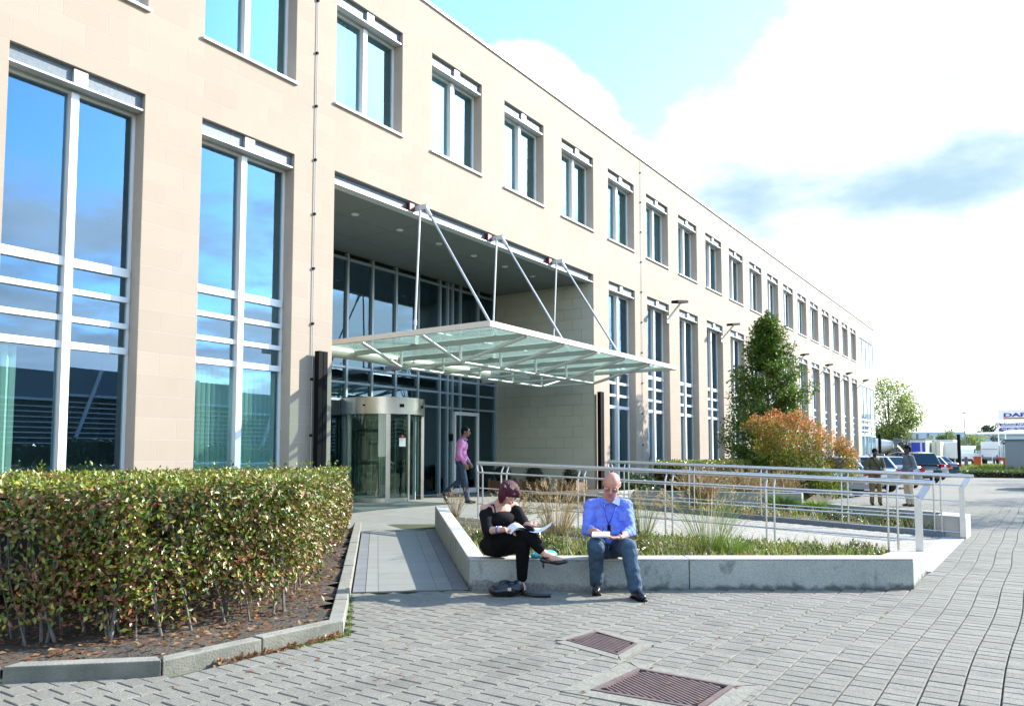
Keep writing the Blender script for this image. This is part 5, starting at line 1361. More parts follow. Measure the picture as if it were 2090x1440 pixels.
b = Blob(); b.ell((0, .075, .80), .205, .145, .165); b.ell((0, .055, .62), .208, .185, .19); b.ell((0, .06, .50), .205, .180, .085)
b.chain([(-.09, .05, .90), Rs, Rs.lerp(Re, .45), Re, Re.lerp(Rw, .42)], [.080, .076, .070, .064, .054]); b.chain([(.09, .05, .90), Ls, Ls.lerp(Le, .45), Le, Le.lerp(Lw, .42)], [.080, .076, .070, .064, .054])
b.mesh('shirt', SHIRTB, mt_, .008, 2, .014, 12)
for q in (-1, 1):
    m = MB(); p0 = Vector((.02+q*.075, .035, .985)); p1 = Vector((.015+q*.018, -.075, .925)); p2 = Vector((.02+q*.085, -.085, .895)); p3 = Vector((.02+q*.10, .0, .955))
    m.add([p0, p1, p2, p3, p0+Vector((q*.008, -.01, .004)), p1+Vector((0, -.012, .004)), p2+Vector((q*.004, -.012, 0)), p3+Vector((q*.01, -.006, .0))], [(0, 1, 2, 3), (7, 6, 5, 4), (0, 4, 5, 1), (1, 5, 6, 2), (2, 6, 7, 3), (3, 7, 4, 0)]); lmesh(m, 'collar', SHIRTB, mt_, False)
b = Blob(); b.ell((0, .12, .42), .20, .16, .11); b.chain([(-.09, .10, .445), K1, K1.lerp(A1, .4), A1+Vector((0, -.005, .02))], [.118, .090, .076, .070]); b.chain([(.09, .10, .445), K2, K2.lerp(A2_, .4), A2_+Vector((0, .0, .02))], [.118, .090, .078, .074])
b.mesh('trousers', JEAN, mt_, .008, 2, .009, 12)
lmesh(MB().path([Vector((.21*cos(t), .06-.185*sin(t), .492)) for t in [pi*k/14 for k in range(15)]], .014, 6), 'belt', DENL, mt_)
def shoe_m(par, heel, toe):
    heel, toe = Vector(heel), Vector(toe); b = Blob(); d = toe-heel; b.chain([heel, heel+d*.45+Vector((0, 0, .012)), heel+d*.8, toe], [.040, .044, .045, .030]); b.cap(heel+Vector((0, 0, .02)), heel+Vector((0, 0, .06)), .04, .038); o = b.mesh('shoe', LEATH, par, .008, 2)
    m = MB(); n = d.normalized(); a = n.cross(Vector((0, 0, 1))); m.prism([(heel-n*.04+a*.036).to_tuple()[:2], (heel-n*.04-a*.036).to_tuple()[:2], (toe+n*.0-a*.045).to_tuple()[:2], (toe+n*.03).to_tuple()[:2], (toe+a*.045).to_tuple()[:2]], .001, .016); lmesh(m, 'sole', BLACK, o, False)
shoe_m(mt_, (-.15, -.155, .045), (-.165, -.36, .045)); shoe_m(mt_, (.20, -.475, .045), (.255, -.68, .045))
nk = [Vector((-.065, .03, .97)), Vector((-.055, -.075, .915)), Vector((-.035, -.125, .80)), Vector((-.012, -.150, .70))]
lmesh(MB().path(nk, .0075, 6), 'lanyard', LANY, mt_); lmesh(MB().path([Vector((.085, .03, .97)), Vector((.085, -.075, .905)), Vector((.03, -.130, .79)), Vector((-.012, -.150, .70))], .0075, 6), 'lanyard', LANY, mt_)
lmesh(MB().box(-.028, .006, -.172, -.155, .625, .70), 'badge_clip', BLACK, mt_, False)
lmesh(MB().path([Lw.lerp(Le, .12)+(Vector((0, cos(2*pi*k/12), sin(2*pi*k/12)))*.040) for k in range(13)], .009, 6), 'wristwatch', BLACK, mt_)
m = MB(); m.box(.10, .175, -.142, -.131, .745, .83); lmesh(m, 'shirt_pocket', SHIRTB, mt_, False)
npd = thing('notepad', 'small white notepad in the hands of the seated man', 'notepad', (-2.10, -6.645, 0)); npd.rotation_euler = (0, 0, PROT)
m = MB(); m.obox((-.125, -.415, .628), (.98, -.18, .02), (.18, .96, .22), (-.03, -.2, .98), .088, .062, .008); lmesh(m, 'page_block', PAPER, npd, False)
m = MB(); m.obox((-.125, -.413, .617), (.98, -.18, .02), (.18, .96, .22), (-.03, -.2, .98), .090, .064, .0025); lmesh(m, 'cover', GALV, npd, False)
pn_ = MB().tube((-.085, -.375, .70), (-.115, -.405, .638), .004, 6); pen = lmesh(pn_, 'pen', BLACK, None); pen.location = (-2.10, -6.645, 0); pen.rotation_euler = (0, 0, PROT); tag(pen, 'dark pen between the fingers of the seated man', 'pen')

# ---- standing and walking figures
def stander(label, loc, rot, skin, top, legs, hair, face, pose, H=1.75, extra=None, hairr=1.0):
    t = person(label, loc, rot); k = H/1.75; P_ = {a: Vector(v)*k for a, v in pose.items() if isinstance(v, tuple)}
    b = Blob(); hc = P_['head']; A = head(b, hc, face, (0, 0, 1), k*.98)
    b.chain([P_['neck']-Vector((0, 0, .06)), P_['neck'], hc-Vector((0, 0, .06))], [.065*k, .055*k, .055*k])
    for ax_, (c_, rx, ry, rz) in enumerate(((P_['chest'], .165, .105, .17), (P_['waist'], .145, .105, .15), (P_['pelvis'], .16, .115, .12))):
        b.ell(c_, rx*k, ry*k, rz*k, frame(pose['fwd']))
    for q in 'LR':
        b.chain([P_['neck']-Vector((0, 0, .07)), P_[q+'s'], P_[q+'e'], P_[q+'w']], [.06*k, .052*k, .042*k, .028*k]); hand(b, P_[q+'w'], (P_[q+'w']-P_[q+'e'])+Vector((0, 0, -.05)), pose.get(q+'p', (0, 1, 0)), 1 if q == 'L' else -1, .6, k)
        b.chain([P_[q+'h'], P_[q+'k'], P_[q+'a']], [.085*k, .058*k, .036*k])
    b.mesh('body', skin, t, .009, 3)
    face_bits(t, hc, A, k*.98)
    b = Blob()
    for c_, rx, ry, rz in ((P_['chest'], .19, .130, .18), (P_['waist'], .178, .132, .17), (P_['pelvis']+Vector((0, 0, .06)), .182, .138, .10)): b.ell(c_, rx*k, ry*k, rz*k, frame(pose['fwd']))
    for q in 'LR': b.chain([P_[q+'s']*.85+P_['chest']*.15, P_[q+'s'], P_[q+'e'], P_[q+'e'].lerp(P_[q+'w'], .88)], [.07*k, .068*k, .056*k, .042*k])
    b.mesh('shirt', top, t, .011, 3, .006, 9)
    b = Blob(); b.ell(P_['pelvis'], .172*k, .128*k, .12*k, frame(pose['fwd']))
    for q in 'LR': b.chain([P_[q+'h'], P_[q+'k'], P_[q+'a']+Vector((0, 0, .0))], [.098*k, .074*k, .060*k])
    b.mesh('trousers', legs, t, .011, 3, .006, 9)
    s, f, u = A; b = Blob(); b.ell(hc+u*.034*k-f*.014*k, .086*k*hairr, .100*k*hairr, .088*k*hairr, A); b.chain([hc-f*.06*k, hc-f*.062*k-u*.055*k], [.055*k, .040*k]); b.mesh('hair', hair, t, .009, 1, .003, 30)
    for q in 'LR':
        a = P_[q+'a']; d = Vector(pose.get(q+'f', pose['fwd'])).normalized(); dp = pose.get(q+'d', 0)
        b = Blob(); b.chain([a+Vector((0, 0, -.045))-d*.03, a+Vector((0, 0, -.05-dp*.4))+d*.08, a+Vector((0, 0, -.052-dp))+d*.17], [.040*k, .042*k, .028*k]); b.mesh('shoe', LEATH, t, .011, 2)
    return t, P_, A
F = (1, 0, 0)
walk = dict(head=(.085, 0, 1.625), neck=(.035, 0, 1.47), chest=(.0, 0, 1.30), waist=(-.015, 0, 1.10), pelvis=(-.02, 0, .94), fwd=(.97, -.15, 0), Rs=(.0, -.185, 1.385), Re=(-.055, -.235, 1.12), Rw=(.085, -.215, .90), Ls=(.02, .185, 1.385), Le=(.02, .235, 1.12), Lw=(.16, .20, .92),
            Rh=(-.02, -.085, .90), Rk=(.07, -.09, .50), Ra=(.135, -.095, .095), Lh=(-.03, .085, .90), Lk=(-.06, .085, .50), La=(-.40, .085, .215), Lf=(.55, 0, -.9), Ld=.02, Rp=(0, 1, 0), Lp=(0, -1, 0))
t, P_, A = stander('man in pink shirt and jeans walking past the glass entrance', (4.32, .42, .345), PROT, SKINB, PINK, JEAN2, HAIRK, (1, -.12, -.06), walk, 1.76)
m = MB(); m.path([Vector((.01, -.075, 1.485)), Vector((.095, -.05, 1.455)), Vector((.115, 0, 1.445)), Vector((.095, .05, 1.455)), Vector((.01, .075, 1.485))], .02, 6); lmesh(m, 'collar', PINK, t)
lmesh(MB().path([P_['head']+A[0]*(-.08)+A[1]*.0, P_['head']+A[0]*(-.055)+A[1]*.09, P_['head']+A[1]*.105, P_['head']+A[0]*.055+A[1]*.09], .0035, 5), 'spectacles', BLACK, t)
st1 = dict(head=(.0, -.04, 1.60), neck=(0, .01, 1.47), chest=(0, .02, 1.29), waist=(0, .03, 1.08), pelvis=(0, .02, .93), fwd=(-.15, -1, 0), Rs=(-.21, .01, 1.38), Re=(-.285, .02, 1.10), Rw=(-.15, -.18, 1.0), Ls=(.21, .01, 1.38), Le=(.28, .0, 1.11), Lw=(.12, -.2, 1.0), Rh=(-.09, .02, .90), Rk=(-.10, 0, .50), Ra=(-.11, .02, .09), Lh=(.09, .02, .90), Lk=(.11, -.02, .50), La=(.13, .0, .09), Rp=(1, 0, 0), Lp=(-1, 0, 0))
t, P_, A = stander('standing man in olive jacket with shoulder strap beside the parked cars', (15.05, -6.42, 0), PROT, SKIND, OLIVE, KHAKI, HAIRK, (-.05, -1, -.35), st1, 1.68)
lmesh(MB().path([Vector((-.15, .03, 1.45)), Vector((-.10, -.115, 1.35)), Vector((.02, -.150, 1.17)), Vector((.09, -.165, 1.02))], .014, 6), 'shoulder_strap', BLACK, t)
cb_ = thing('camera_bag', 'small black bag held in front of the man in olive', 'bag', (15.05, -6.42, 0)); cb_.rotation_euler = (0, 0, PROT)
b = Blob(); b.ell((.06, -.235, .97), .11, .07, .085); b.mesh('bag_body', BLKC, cb_, .012, 2)
lmesh(MB().box(-.02, .14, -.31, -.28, .98, 1.01), 'zip', SILV, cb_, False)
st2 = dict(head=(-.02, -.01, 1.63), neck=(-.01, .0, 1.48), chest=(0, .0, 1.30), waist=(.0, .0, 1.10), pelvis=(.0, .0, .94), fwd=(-.92, -.15, 0), Rs=(.03, .19, 1.39), Re=(.06, .26, 1.12), Rw=(-.12, .20, .98), Ls=(.0, -.20, 1.39), Le=(.07, -.26, 1.12), Lw=(-.14, -.22, 1.0), Rh=(0, .09, .90), Rk=(-.02, .10, .50), Ra=(.03, .11, .09), Lh=(0, -.09, .90), Lk=(.0, -.10, .50), La=(.05, -.11, .09), Rp=(0, -1, 0), Lp=(0, 1, 0))
stander('standing man in grey-blue shirt and beige trousers, seen from the side', (15.0, -7.30, 0), PROT, SKIND, GREYB, BEIGE, HAIRK, (-1, .15, -.15), st2, 1.74)

bpy.data.objects.remove(BENCH); bpy.data.scenes.remove(TMP)
# ------------------------------------------------------------------ cars
def paint(name, c, metal=.3): return pbr(name, c, .25, metal=metal, coat=1.0)
SILVP = paint('silver_car_paint', (.30, .30, .30), .25); SILV2 = paint('pale_silver_car_paint', (.42, .42, .42), .25); BLKCP = paint('black_car_paint', (.012, .013, .017), .1); BLUCP = paint('dark_blue_car_paint', (.03, .05, .10), .3); GRYCP = paint('grey_car_paint', (.10, .11, .12), .5); WHTCP = paint('white_vehicle_paint', (.66, .67, .66), .0)
CARGL = glass('car_glass', (.45, .55, .6), (.10, .12, .12), .10); TYRE = pbr('tyre_rubber', (.012, .012, .012), .8); RIMM = pbr('alloy_rim', (.45, .46, .47), .3, metal=.8); TAIL = pbr('red_tail_light', (.50, .012, .03), .15, coat=1); TRIM = pbr('dark_trim', (.02, .02, .022), .5); PLATE = pbr('white_number_plate', (.7, .7, .66), .4); PLATEY = pbr('orange_number_plate', (.75, .30, .02), .4); HEADL = pbr('headlight_glass', (.6, .62, .64), .15, coat=1)
def car(label, rear, ang, mat, kind='hatch', plate=PLATE, group='parked cars'):
    L = {'hatch': 4.1, 'estate': 4.55, 'sedan': 4.5, 'mpv': 4.4}[kind]; Hh = {'hatch': 1.46, 'estate': 1.46, 'sedan': 1.44, 'mpv': 1.66}[kind]
    t = thing('parked_car', label, 'car', (rear[0], rear[1], 0), group); t.rotation_euler = (0, 0, ang)   # origin at the tail, x forwards
    W2 = .87
    secs = [(0.02, .42, .80, .74), (.10, .30, .90, .80), (.45, .24, .95, W2), (.90, .22, .96, W2), (L*.5, .20, .93, W2), (L-1.25, .22, .93, W2), (L-.75, .22, .86, .86), (L-.20, .26, .72, .78), (L-.02, .36, .60, .66)]
    if kind == 'sedan': secs[1] = (.10, .30, .98, .80); secs[2] = (.45, .24, 1.0, W2)
    m = MB(); n = 0
    for x, zb, zt, w in secs:
        ring = [(0, zb), (w*.86, zb), (w, zb+.14), (w*1.01, (zb+zt)/2+.05), (w*.96, zt-.05), (w*.86, zt), (0, zt+.02)]
        pts = [(x, y, z) for y, z in ring]+[(x, -y, z) for y, z in ring[-2:0:-1]]; n = len(pts); m.v += pts
    for i in range(len(secs)-1):
        for k in range(n): m.f.append((i*n+k, i*n+(k+1) % n, (i+1)*n+(k+1) % n, (i+1)*n+k))
    m.f += [tuple(range(n)), tuple((len(secs)-1)*n+k for k in range(n-1, -1, -1))]
    lmesh(m, 'body', mat, t)
    if kind == 'sedan': prof = [(.75, .99), (1.30, Hh-.04), (2.4, Hh), (L-1.75, Hh-.06), (L-1.05, .92)]
    elif kind == 'estate': prof = [(.14, .93), (.55, Hh-.05), (2.2, Hh), (L-1.85, Hh-.06), (L-1.10, .92)]
    elif kind == 'mpv': prof = [(.08, .95), (.34, Hh-.08), (2.0, Hh), (L-1.65, Hh-.10), (L-.80, .92)]
    else: prof = [(.10, .93), (.52, Hh-.07), (1.9, Hh), (L-1.75, Hh-.07), (L-1.0, .92)]
    wb, wr = .80, .62
    P_ = [(x, wb if i in (0, 4) else wr, z) for i, (x, z) in enumerate(prof)]
    g = MB(); g.v = [(x, w, z) for x, w, z in P_]+[(x, -w, z) for x, w, z in P_]
    g.f = [(i, i+1, 6+i, 5+i) for i in range(4)]+[(4, 3, 2, 1, 0), (5, 6, 7, 8, 9), (0, 5, 9, 4)]
    ro_ = lmesh(g, 'roof', mat, t, False); bv_ = ro_.modifiers.new('bevel', 'BEVEL'); bv_.width = .05; bv_.segments = 3
    def quad(name, p, matq, off, shrink=(.08, .10)):
        p = [Vector(q) for q in p]; c = sum(p, Vector())/len(p); nn = (p[1]-p[0]).cross(p[2]-p[0]).normalized()
        if nn.dot(c-Vector((L*.5, 0, .8))) < 0: nn = -nn
        q = [c+(a-c)*(1-shrink[0])+nn*off for a in p]; q2 = [a-nn*.012 for a in q]; k = len(q); mm = MB()
        mm.add(q+q2, [tuple(range(k)), tuple(range(2*k-1, k-1, -1))]+[(i, k+i, k+(i+1) % k, (i+1) % k) for i in range(k)]); return lmesh(mm, name, matq, t, False)
    V_ = [Vector(v) for v in g.v]
    quad('rear_window', [V_[0], V_[1], V_[6], V_[5]], CARGL, .006, (.16, 0)); quad('windscreen', [V_[3], V_[4], V_[9], V_[8]], CARGL, .006, (.10, 0))
    for s_ in (0, 5):
        a, b_, c, d, e = [V_[s_+i] for i in range(5)]
        m1 = b_.lerp(d, .46) if False else b_.lerp(c, .75); bot = a.lerp(e, .47)
        quad('side_window', [a.lerp(b_, .12)+Vector((.18, 0, 0)), b_.lerp(c, .10)+Vector((0, 0, -.03)), m1, bot], CARGL, .006, (.10, 0))
        quad('side_window', [bot+Vector((.08, 0, 0)), m1+Vector((.08, 0, 0)), d.lerp(c, .06)+Vector((0, 0, -.03)), e.lerp(d, .10)+Vector((-.08, 0, 0))], CARGL, .006, (.10, 0))
    wm = None
    for x in (.80, L-.85):
        for s_ in (-1, 1):
            w = MB(); w.path([(x, s_*(W2-.19), .31), (x, s_*(W2-.18), .31), (x, s_*(W2+.005), .31), (x, s_*(W2+.015), .31)], [.27, .31, .31, .27], 20); wo = lmesh(w, 'wheel', TYRE, t, False)
            r = MB(); r.path([(x, s_*(W2+.0152), .31), (x, s_*(W2+.022), .31)], [.20, .17], 14); lmesh(r, 'rim', RIMM, wo, False)
    for s_ in (-1, 1):
        zt = .86 if kind != 'mpv' else .95
        tl = MB().box(-.012, .22, min(s_*.70, s_*.872), max(s_*.70, s_*.872), zt-.12, zt+.05); lmesh(tl, 'tail_light', TAIL, t, False)
        hl = MB().box(L-.32, L-.10, min(s_*.52, s_*.80), max(s_*.52, s_*.80), .62, .74); lmesh(hl, 'headlight', HEADL, t, False)
        mi = MB().box(L-1.45, L-1.28, min(s_*.89, s_*1.03), max(s_*.89, s_*1.03), .92, 1.04); lmesh(mi, 'wing_mirror', mat, t, False)
        dh = MB().box(1.4, 1.55, s_*.885-.01, s_*.885+.01, .80, .83); lmesh(dh, 'door_handle', mat, t, False)
    lmesh(MB().box(-.035, .30, -.80, .80, .30, .46), 'rear_bumper', TRIM if kind == 'mpv' else mat, t, False)
    lmesh(MB().box(-.025, .03, -.26, .26, .58, .69), 'number_plate', plate, t, False)
    if kind == 'mpv': lmesh(MB().box(-.02, .04, -.40, .40, .72, .76), 'trunk_trim', RIMM, t, False)
    if kind == 'estate':
        for s_ in (-1, 1): lmesh(MB().path([(.7, s_*.57, Hh-.02), (.8, s_*.57, Hh+.035), (2.5, s_*.57, Hh+.04), (2.65, s_*.57, Hh)], .014, 6), 'roof_rail', RIMM, t)
    return t
AH = radians(36); CARY = (-4.82, -5.18, -5.44, -5.46, -5.16, -5.14)
car('silver parked hatchback half hidden by the orange bush', (19.0, CARY[0]), AH, SILVP, 'hatch')
car('pale silver estate car behind the man in olive', (23.6, CARY[1]), AH, SILV2, 'estate')
car('silver saloon car behind the man in beige trousers', (28.2, CARY[2]), AH, SILVP, 'sedan')
car('black people carrier with a big rear window and white plate', (36.0, CARY[3]), AH, BLKCP, 'mpv')
car('silver hatchback between the black people carrier and the dark car', (42.5, CARY[4]), AH, SILV2, 'hatch')
car('dark car with orange number plate at the far end of the row', (50.0, CARY[5]), AH, BLUCP, 'sedan', PLATEY)
car('dark grey car cut off by the right edge of the photo', (33.2, -10.78), pi, GRYCP, 'hatch', group='cars on the road')

# ------------------------------------------------------------------ yard beyond the car park
tag(MB().add([(53.2, -40, .0), (55, -40, .50), (74, -40, .62), (74, -5.2, .62), (55, -5.2, .50), (53.2, -5.2, .0)], [(0, 1, 4, 5), (1, 2, 3, 4)]).build('verge', GRASSG, fix=False), kind='structure')
tag(MB().add([(70, -60, .5), (240, -60, .5), (240, 60, .5), (70, 60, .5)], [(0, 1, 2, 3)]).build('yard', ASPH, fix=False), kind='structure')
gv = MB()
for _ in range(2600):
    p = Vector((rng(55, 73), rng(-14, -5.3), .52)); c = vary((.15, .23, .03) if random.random() < .6 else (.27, .28, .06)); s_ = Vector((rng(-1, 1), rng(-1, 1), 0)).normalized()*.06; k = len(gv.v); h = rng(.12, .35)
    gv.v += [tuple(p-s_), tuple(p+s_), tuple(p+s_*.3+Vector((rng(-.1, .1), rng(-.1, .1), h)))]; gv.f.append((k, k+1, k+2)); gv.c.append(c)
tag(gv.build('verge_grass', STRAW, fix=False), kind='stuff')
lh = thing('low_hedge', 'low dark green hedge across the end of the car park', 'hedge', (51.8, -9, 0)); fo = MB()
for _ in range(5200):
    p = Vector((rng(50.6, 53), rng(-13, -5.85), 0)); p.z = rng(.05, .40)+.10*noise.noise(Vector((p.x*.9, p.y*.9, 0)))
    if random.random() < .55: p.z = .40+.10*noise.noise(Vector((p.x*.9, p.y*.9, 0)))
    leaf(fo, p, rvec()+Vector((-.2, 0, .4)), Vector((-.4, 0, .6))+rvec()*.7, .14, .09, vary(random.choice(GREENS)))
tag(fo.build('foliage', LEAFD, lh, fix=False), kind='stuff'); MB().box(50.8, 52.9, -13, -6, 0, .32).build('shade_core', MATS['hedge_core'], lh)
def block_thing(name, label, cat, x0, x1, y0, y1, z0, z1, mat, grp=None):
    t = thing(name, label, cat, ((x0+x1)/2, (y0+y1)/2, 0), grp); y0, y1 = min(y0, y1), max(y0, y1); MB().box(x0, x1, y0, y1, z0, z1).build('body', mat, t, bevel=.03); return t, y0, y1
GREYW = pbr('grey_kiosk_wall', (.22, .26, .28), .7, var=.06); BLUW = pbr('blue_window_foil', (.02, .05, .42), .4); YELW = pbr('cream_panel', (.55, .53, .40), .7); FARB = pbr('pale_blue_cladding', (.36, .47, .52), .6, var=.05, vscale=.4); FARR = pbr('pale_metal_roof', (.47, .58, .62), .5)
t, a, b_ = block_thing('kiosk', 'plain grey flat-roofed kiosk at the right edge beside the low hedge', 'kiosk', 57, 61, -13.5, -8.12, 0, 2.55, GREYW)
MB().box(56.9, 61.1, a-.1, b_+.1, 2.556, 2.64).build('roof_edge', GALV, t)
t = thing('barrier_cabinet', 'orange barrier cabinet standing on the grass verge', 'barrier', (60.5, -6.15, 0), 'orange barrier equipment'); MB().box(60.3, 60.75, -6.42, -5.9, .05, 1.34).build('cabinet', ORANGE, t, bevel=.03); MB().box(60.25, 60.8, -6.47, -5.85, 1.345, 1.40).build('lid', ORANGE, t); MB().tube((60.5, -6.2, 1.40), (60.5, -6.2, 1.58), .03, 6).build('lamp', WHITE, t)
t = thing('barrier_support', 'orange T-shaped barrier support beside the grey kiosk', 'barrier', (61.5, -7.85, 0), 'orange barrier equipment'); MB().box(61.4, 61.6, -7.98, -7.80, .05, 1.08).build('post', ORANGE, t); MB().box(61.35, 61.65, -8.02, -7.5, 1.085, 1.30).build('arm_rest', ORANGE, t)
t = thing('metal_bollard', 'pale metal post on the verge beside the thick black column', 'bollard', (57.5, -5.62, 0)); MB().lathe((57.5, -5.62, 0), [(.12, 0), (.12, 1.3), (.09, 1.38)], 12).build('post', GALV, t); MB().lathe((57.5, -5.62, 0), [(.2, 0), (.2, .04)], 12).build('foot', GALV, t)
# site office, vehicles
t, a, b_ = block_thing('site_office', 'white site cabin with blue foil windows behind the parked cars', 'cabin', 71, 76, .1, -1.45, .3, 2.9, WHTCP)
MB().box(70.95, 76.05, a-.05, b_+.05, 2.906, 2.98).build('roof_edge', GALV, t)
for y0, y1 in ((-.12, .0), (-.98, -.25), (-1.38, -1.15)): MB().box(70.965, 70.996, y0, y1, 1.55, 2.6).build('window', BLUW, t)
t, a, b_ = block_thing('cream_container', 'cream box body between the site cabin and the grey truck', 'container', 74.5, 78, -1.52, -2.3, .4, 2.75, YELW); MB().box(74.46, 74.496, -1.92, -1.90, .45, 2.7).build('door_seam', TRIM, t)
def truck(label, x, y0, y1, z0, z1, mat, ribs, grp='trucks and vans in the far yard'):
    t, a, b_ = block_thing('box_truck', label, 'truck', x, x+6, y0, y1, z0, z1, mat, grp)
    for z in ribs: MB().box(x-.05, x-.004, a+.08, b_-.08, z-.02, z+.02).build('door_rib', GALV, t)
    for y in (a+.12, b_-.12): MB().box(x-.05, x-.004, y-.07, y+.07, z0+.04, z0+.30).build('tail_light', TAIL, t)
    for y in (a+.15, b_-.15):
        for xx in (x+1.0, x+4.8): w = MB(); w.path([(xx, y-.13, .48), (xx, y+.13, .48)], .48, 16); w.build('wheel', TYRE, t)
    MB().box(x+6.02, x+7.6, a+.1, b_-.1, .6, 2.7).build('cab', mat, t); MB().box(x+.1, x+7, a+.3, b_-.3, .55, z0-.004).build('chassis', TRIM, t); return t
PALG = pbr('pale_grey_truck_paint', (.46, .51, .49), .5)
truck('pale grey truck seen from behind with horizontal door ribs', 79.5, -1.25, -3.0, 1.0, 3.05, PALG, (1.6, 1.9, 2.2, 2.5))
truck('white box trailer left of the grey kiosk in the far yard', 89, -4.75, -6.35, .95, 2.95, WHTCP, (2.0,))
t = thing('delivery_van', 'white van right of the black column in the far yard', 'van', (85.5, -3.4, 0), 'trucks and vans in the far yard')
MB().prism([(83.8, -4.35), (88.5, -4.35), (88.5, -2.55), (83.8, -2.55)], [.5]*4, [1.5, 2.45, 2.45, 1.5]).build('body', WHTCP, t, bevel=.08); MB().box(84.9, 86.2, -4.40, -4.36, 1.55, 2.0).build('side_window', CARGL, t)
for xx in (84.6, 87.6):
    for y in (-4.25, -2.65): w = MB(); w.path([(xx, y-.12, .38), (xx, y+.12, .38)], .38, 16); w.build('wheel', TYRE, t)
MB().box(83.6, 83.79, -4.3, -2.6, .45, .75).build('bumper', TRIM, t)
t, a, b_ = block_thing('storage_cage', 'pale storage cage to the right of the white trailer', 'cage', 90, 92, -6.5, -7.1, .9, 2.6, PALG); MB().box(89.96, 89.996, -6.82, -6.79, .95, 2.55).build('door_seam', TRIM, t)
# concrete mixers
def mixer(label, x, y, sgn, stripe):
    t = thing('concrete_mixer', label, 'truck', (x, y, 0), 'concrete mixer trucks')
    pr_ = [(-2.3, .45), (-1.9, .80), (-.6, 1.12), (.4, 1.12), (1.7, .62), (2.1, .45)]
    m = MB(); m.path([(x, y+sgn*q, 2.02+.14*q) for q, r in pr_], [r for q, r in pr_], 22); m.build('drum', WHTCP, t, smooth=True)
    m = MB(); m.path([(x, y+sgn*q, 2.02+.14*q) for q in (-.7, -.15)], [1.135, 1.145], 22, cap=False); m.build('drum_stripe', stripe, t, smooth=True)
    m = MB(); m.bar((x-.4, y+sgn*2.2, 2.6), (x-.5, y+sgn*3.0, 1.5), .5, .08); m.bar((x-.2, y+sgn*2.15, 2.95), (x-.2, y+sgn*2.9, 2.75), .7, .3); m.build('chute', GALV, t)
    m = MB(); m.bar((x-.9, y+sgn*2.2, .8), (x-.7, y+sgn*2.4, 2.9), .10, .10); m.bar((x+.7, y+sgn*2.2, .8), (x+.5, y+sgn*2.4, 2.9), .10, .10); m.build('drum_support', GALV, t)
    MB().box(x-.5, x+.5, y-4.4, y+3.0, .75, .98).build('chassis', TRIM, t)
    cy_ = y-sgn*3.9; MB().box(x-1.1, x+1.1, cy_-.9, cy_+.9, .8, 2.75).build('cab', WHTCP, t, bevel=.1)
    for q in (-3.8, -1.2, 1.0, 2.2):
        for xx in (x-.95, x+.95): w = MB(); w.path([(xx-.14, y+sgn*q, .5), (xx+.14, y+sgn*q, .5)], .5, 16); w.build('wheel', TYRE, t)
PNK = pbr('pink_stripe', (.62, .20, .30), .5)
mixer('concrete mixer truck with a pink-striped drum beside the office corner', 68.5, 3.0, -1, PNK)
mixer('white concrete mixer truck behind the left standing man', 78.5, 1.3, 1, YELW)
# far buildings, mast, sign, fence
t, a, b_ = block_thing('warehouse', 'long pale blue warehouse on the horizon', 'building', 168, 200, 22, 2.4, 0, 6.3, FARB)
for y in (12.2, 11.0, 9.0): MB().box(167.9, 167.99, y-.2, y+.2, .2, 6.0).build('pilaster', BLUCP, t)
t, a, b_ = block_thing('warehouse', 'warehouse with a lighter roof edge behind the white trailer', 'building', 162, 195, 1.9, -30, 0, 5.4, FARB); MB().prism([(161.5, -30.2), (196, -30.2), (196, 2.0), (161.5, 2.0)], [5.41]*4, [5.7, 6.8, 6.8, 5.7]).build('roof', FARR, t)
for y in (-1.2, -4.6): MB().box(161.9, 161.99, y-1.0, y+.6, 2.2, 4.0).build('window', CARGL, t)
t = thing('lamp_mast', 'tall thin lamp mast in the far yard', 'lamp post', (117.5, -1.2, 0)); MB().path([(117.5, -1.2, 0), (117.5, -1.2, 7.5)], [.10, .055], 8).build('pole', GALV, t); MB().box(117.3, 117.7, -1.55, -.85, 7.5, 7.62).build('lamp_head', GALV, t)
fn_ = thing('wire_fence', 'wire fence with pale posts in front of the far yard', 'fence', (78, -5, 0))
for i in range(9): y = 1.5-1.3*i; MB().tube((78, y, 0), (78, y, 1.95), .03, 6).build('post', GALVW, fn_)
for z in (1.9, 1.2): MB().tube((78, 1.5, z), (78, -8.9, z), .022, 6).build('rail', GALVW, fn_)
sg = thing('roadside_sign', 'white and dark blue company sign on tall posts at the right edge', 'sign', (91, -8, 0))
for y in (-6.34, -6.98): MB().box(91.0, 91.12, y-.05, y+.05, 0, 6.50).build('post', WHITE, sg)
MB().box(90.9, 90.99, -10.2, -6.40, 5.34, 6.46).build('white_panel', WHITE, sg)
NAVY = pbr('navy_print', (.02, .02, .30), .5)
MB().box(90.9, 90.99, -10.2, -6.52, 4.70, 5.05).build('blue_panel', NAVY, sg); MB().box(90.9, 90.99, -10.2, -6.52, 4.23, 4.555).build('blue_panel', NAVY, sg); MB().box(90.9, 90.99, -10.2, -6.60, 4.56, 4.695).build('white_strip', WHITE, sg)
MB().box(90.88, 90.897, -10.0, -6.87, 5.50, 5.62).build('red_line', RED if False else pbr('sign_red', (.55, .03, .04), .5), sg)
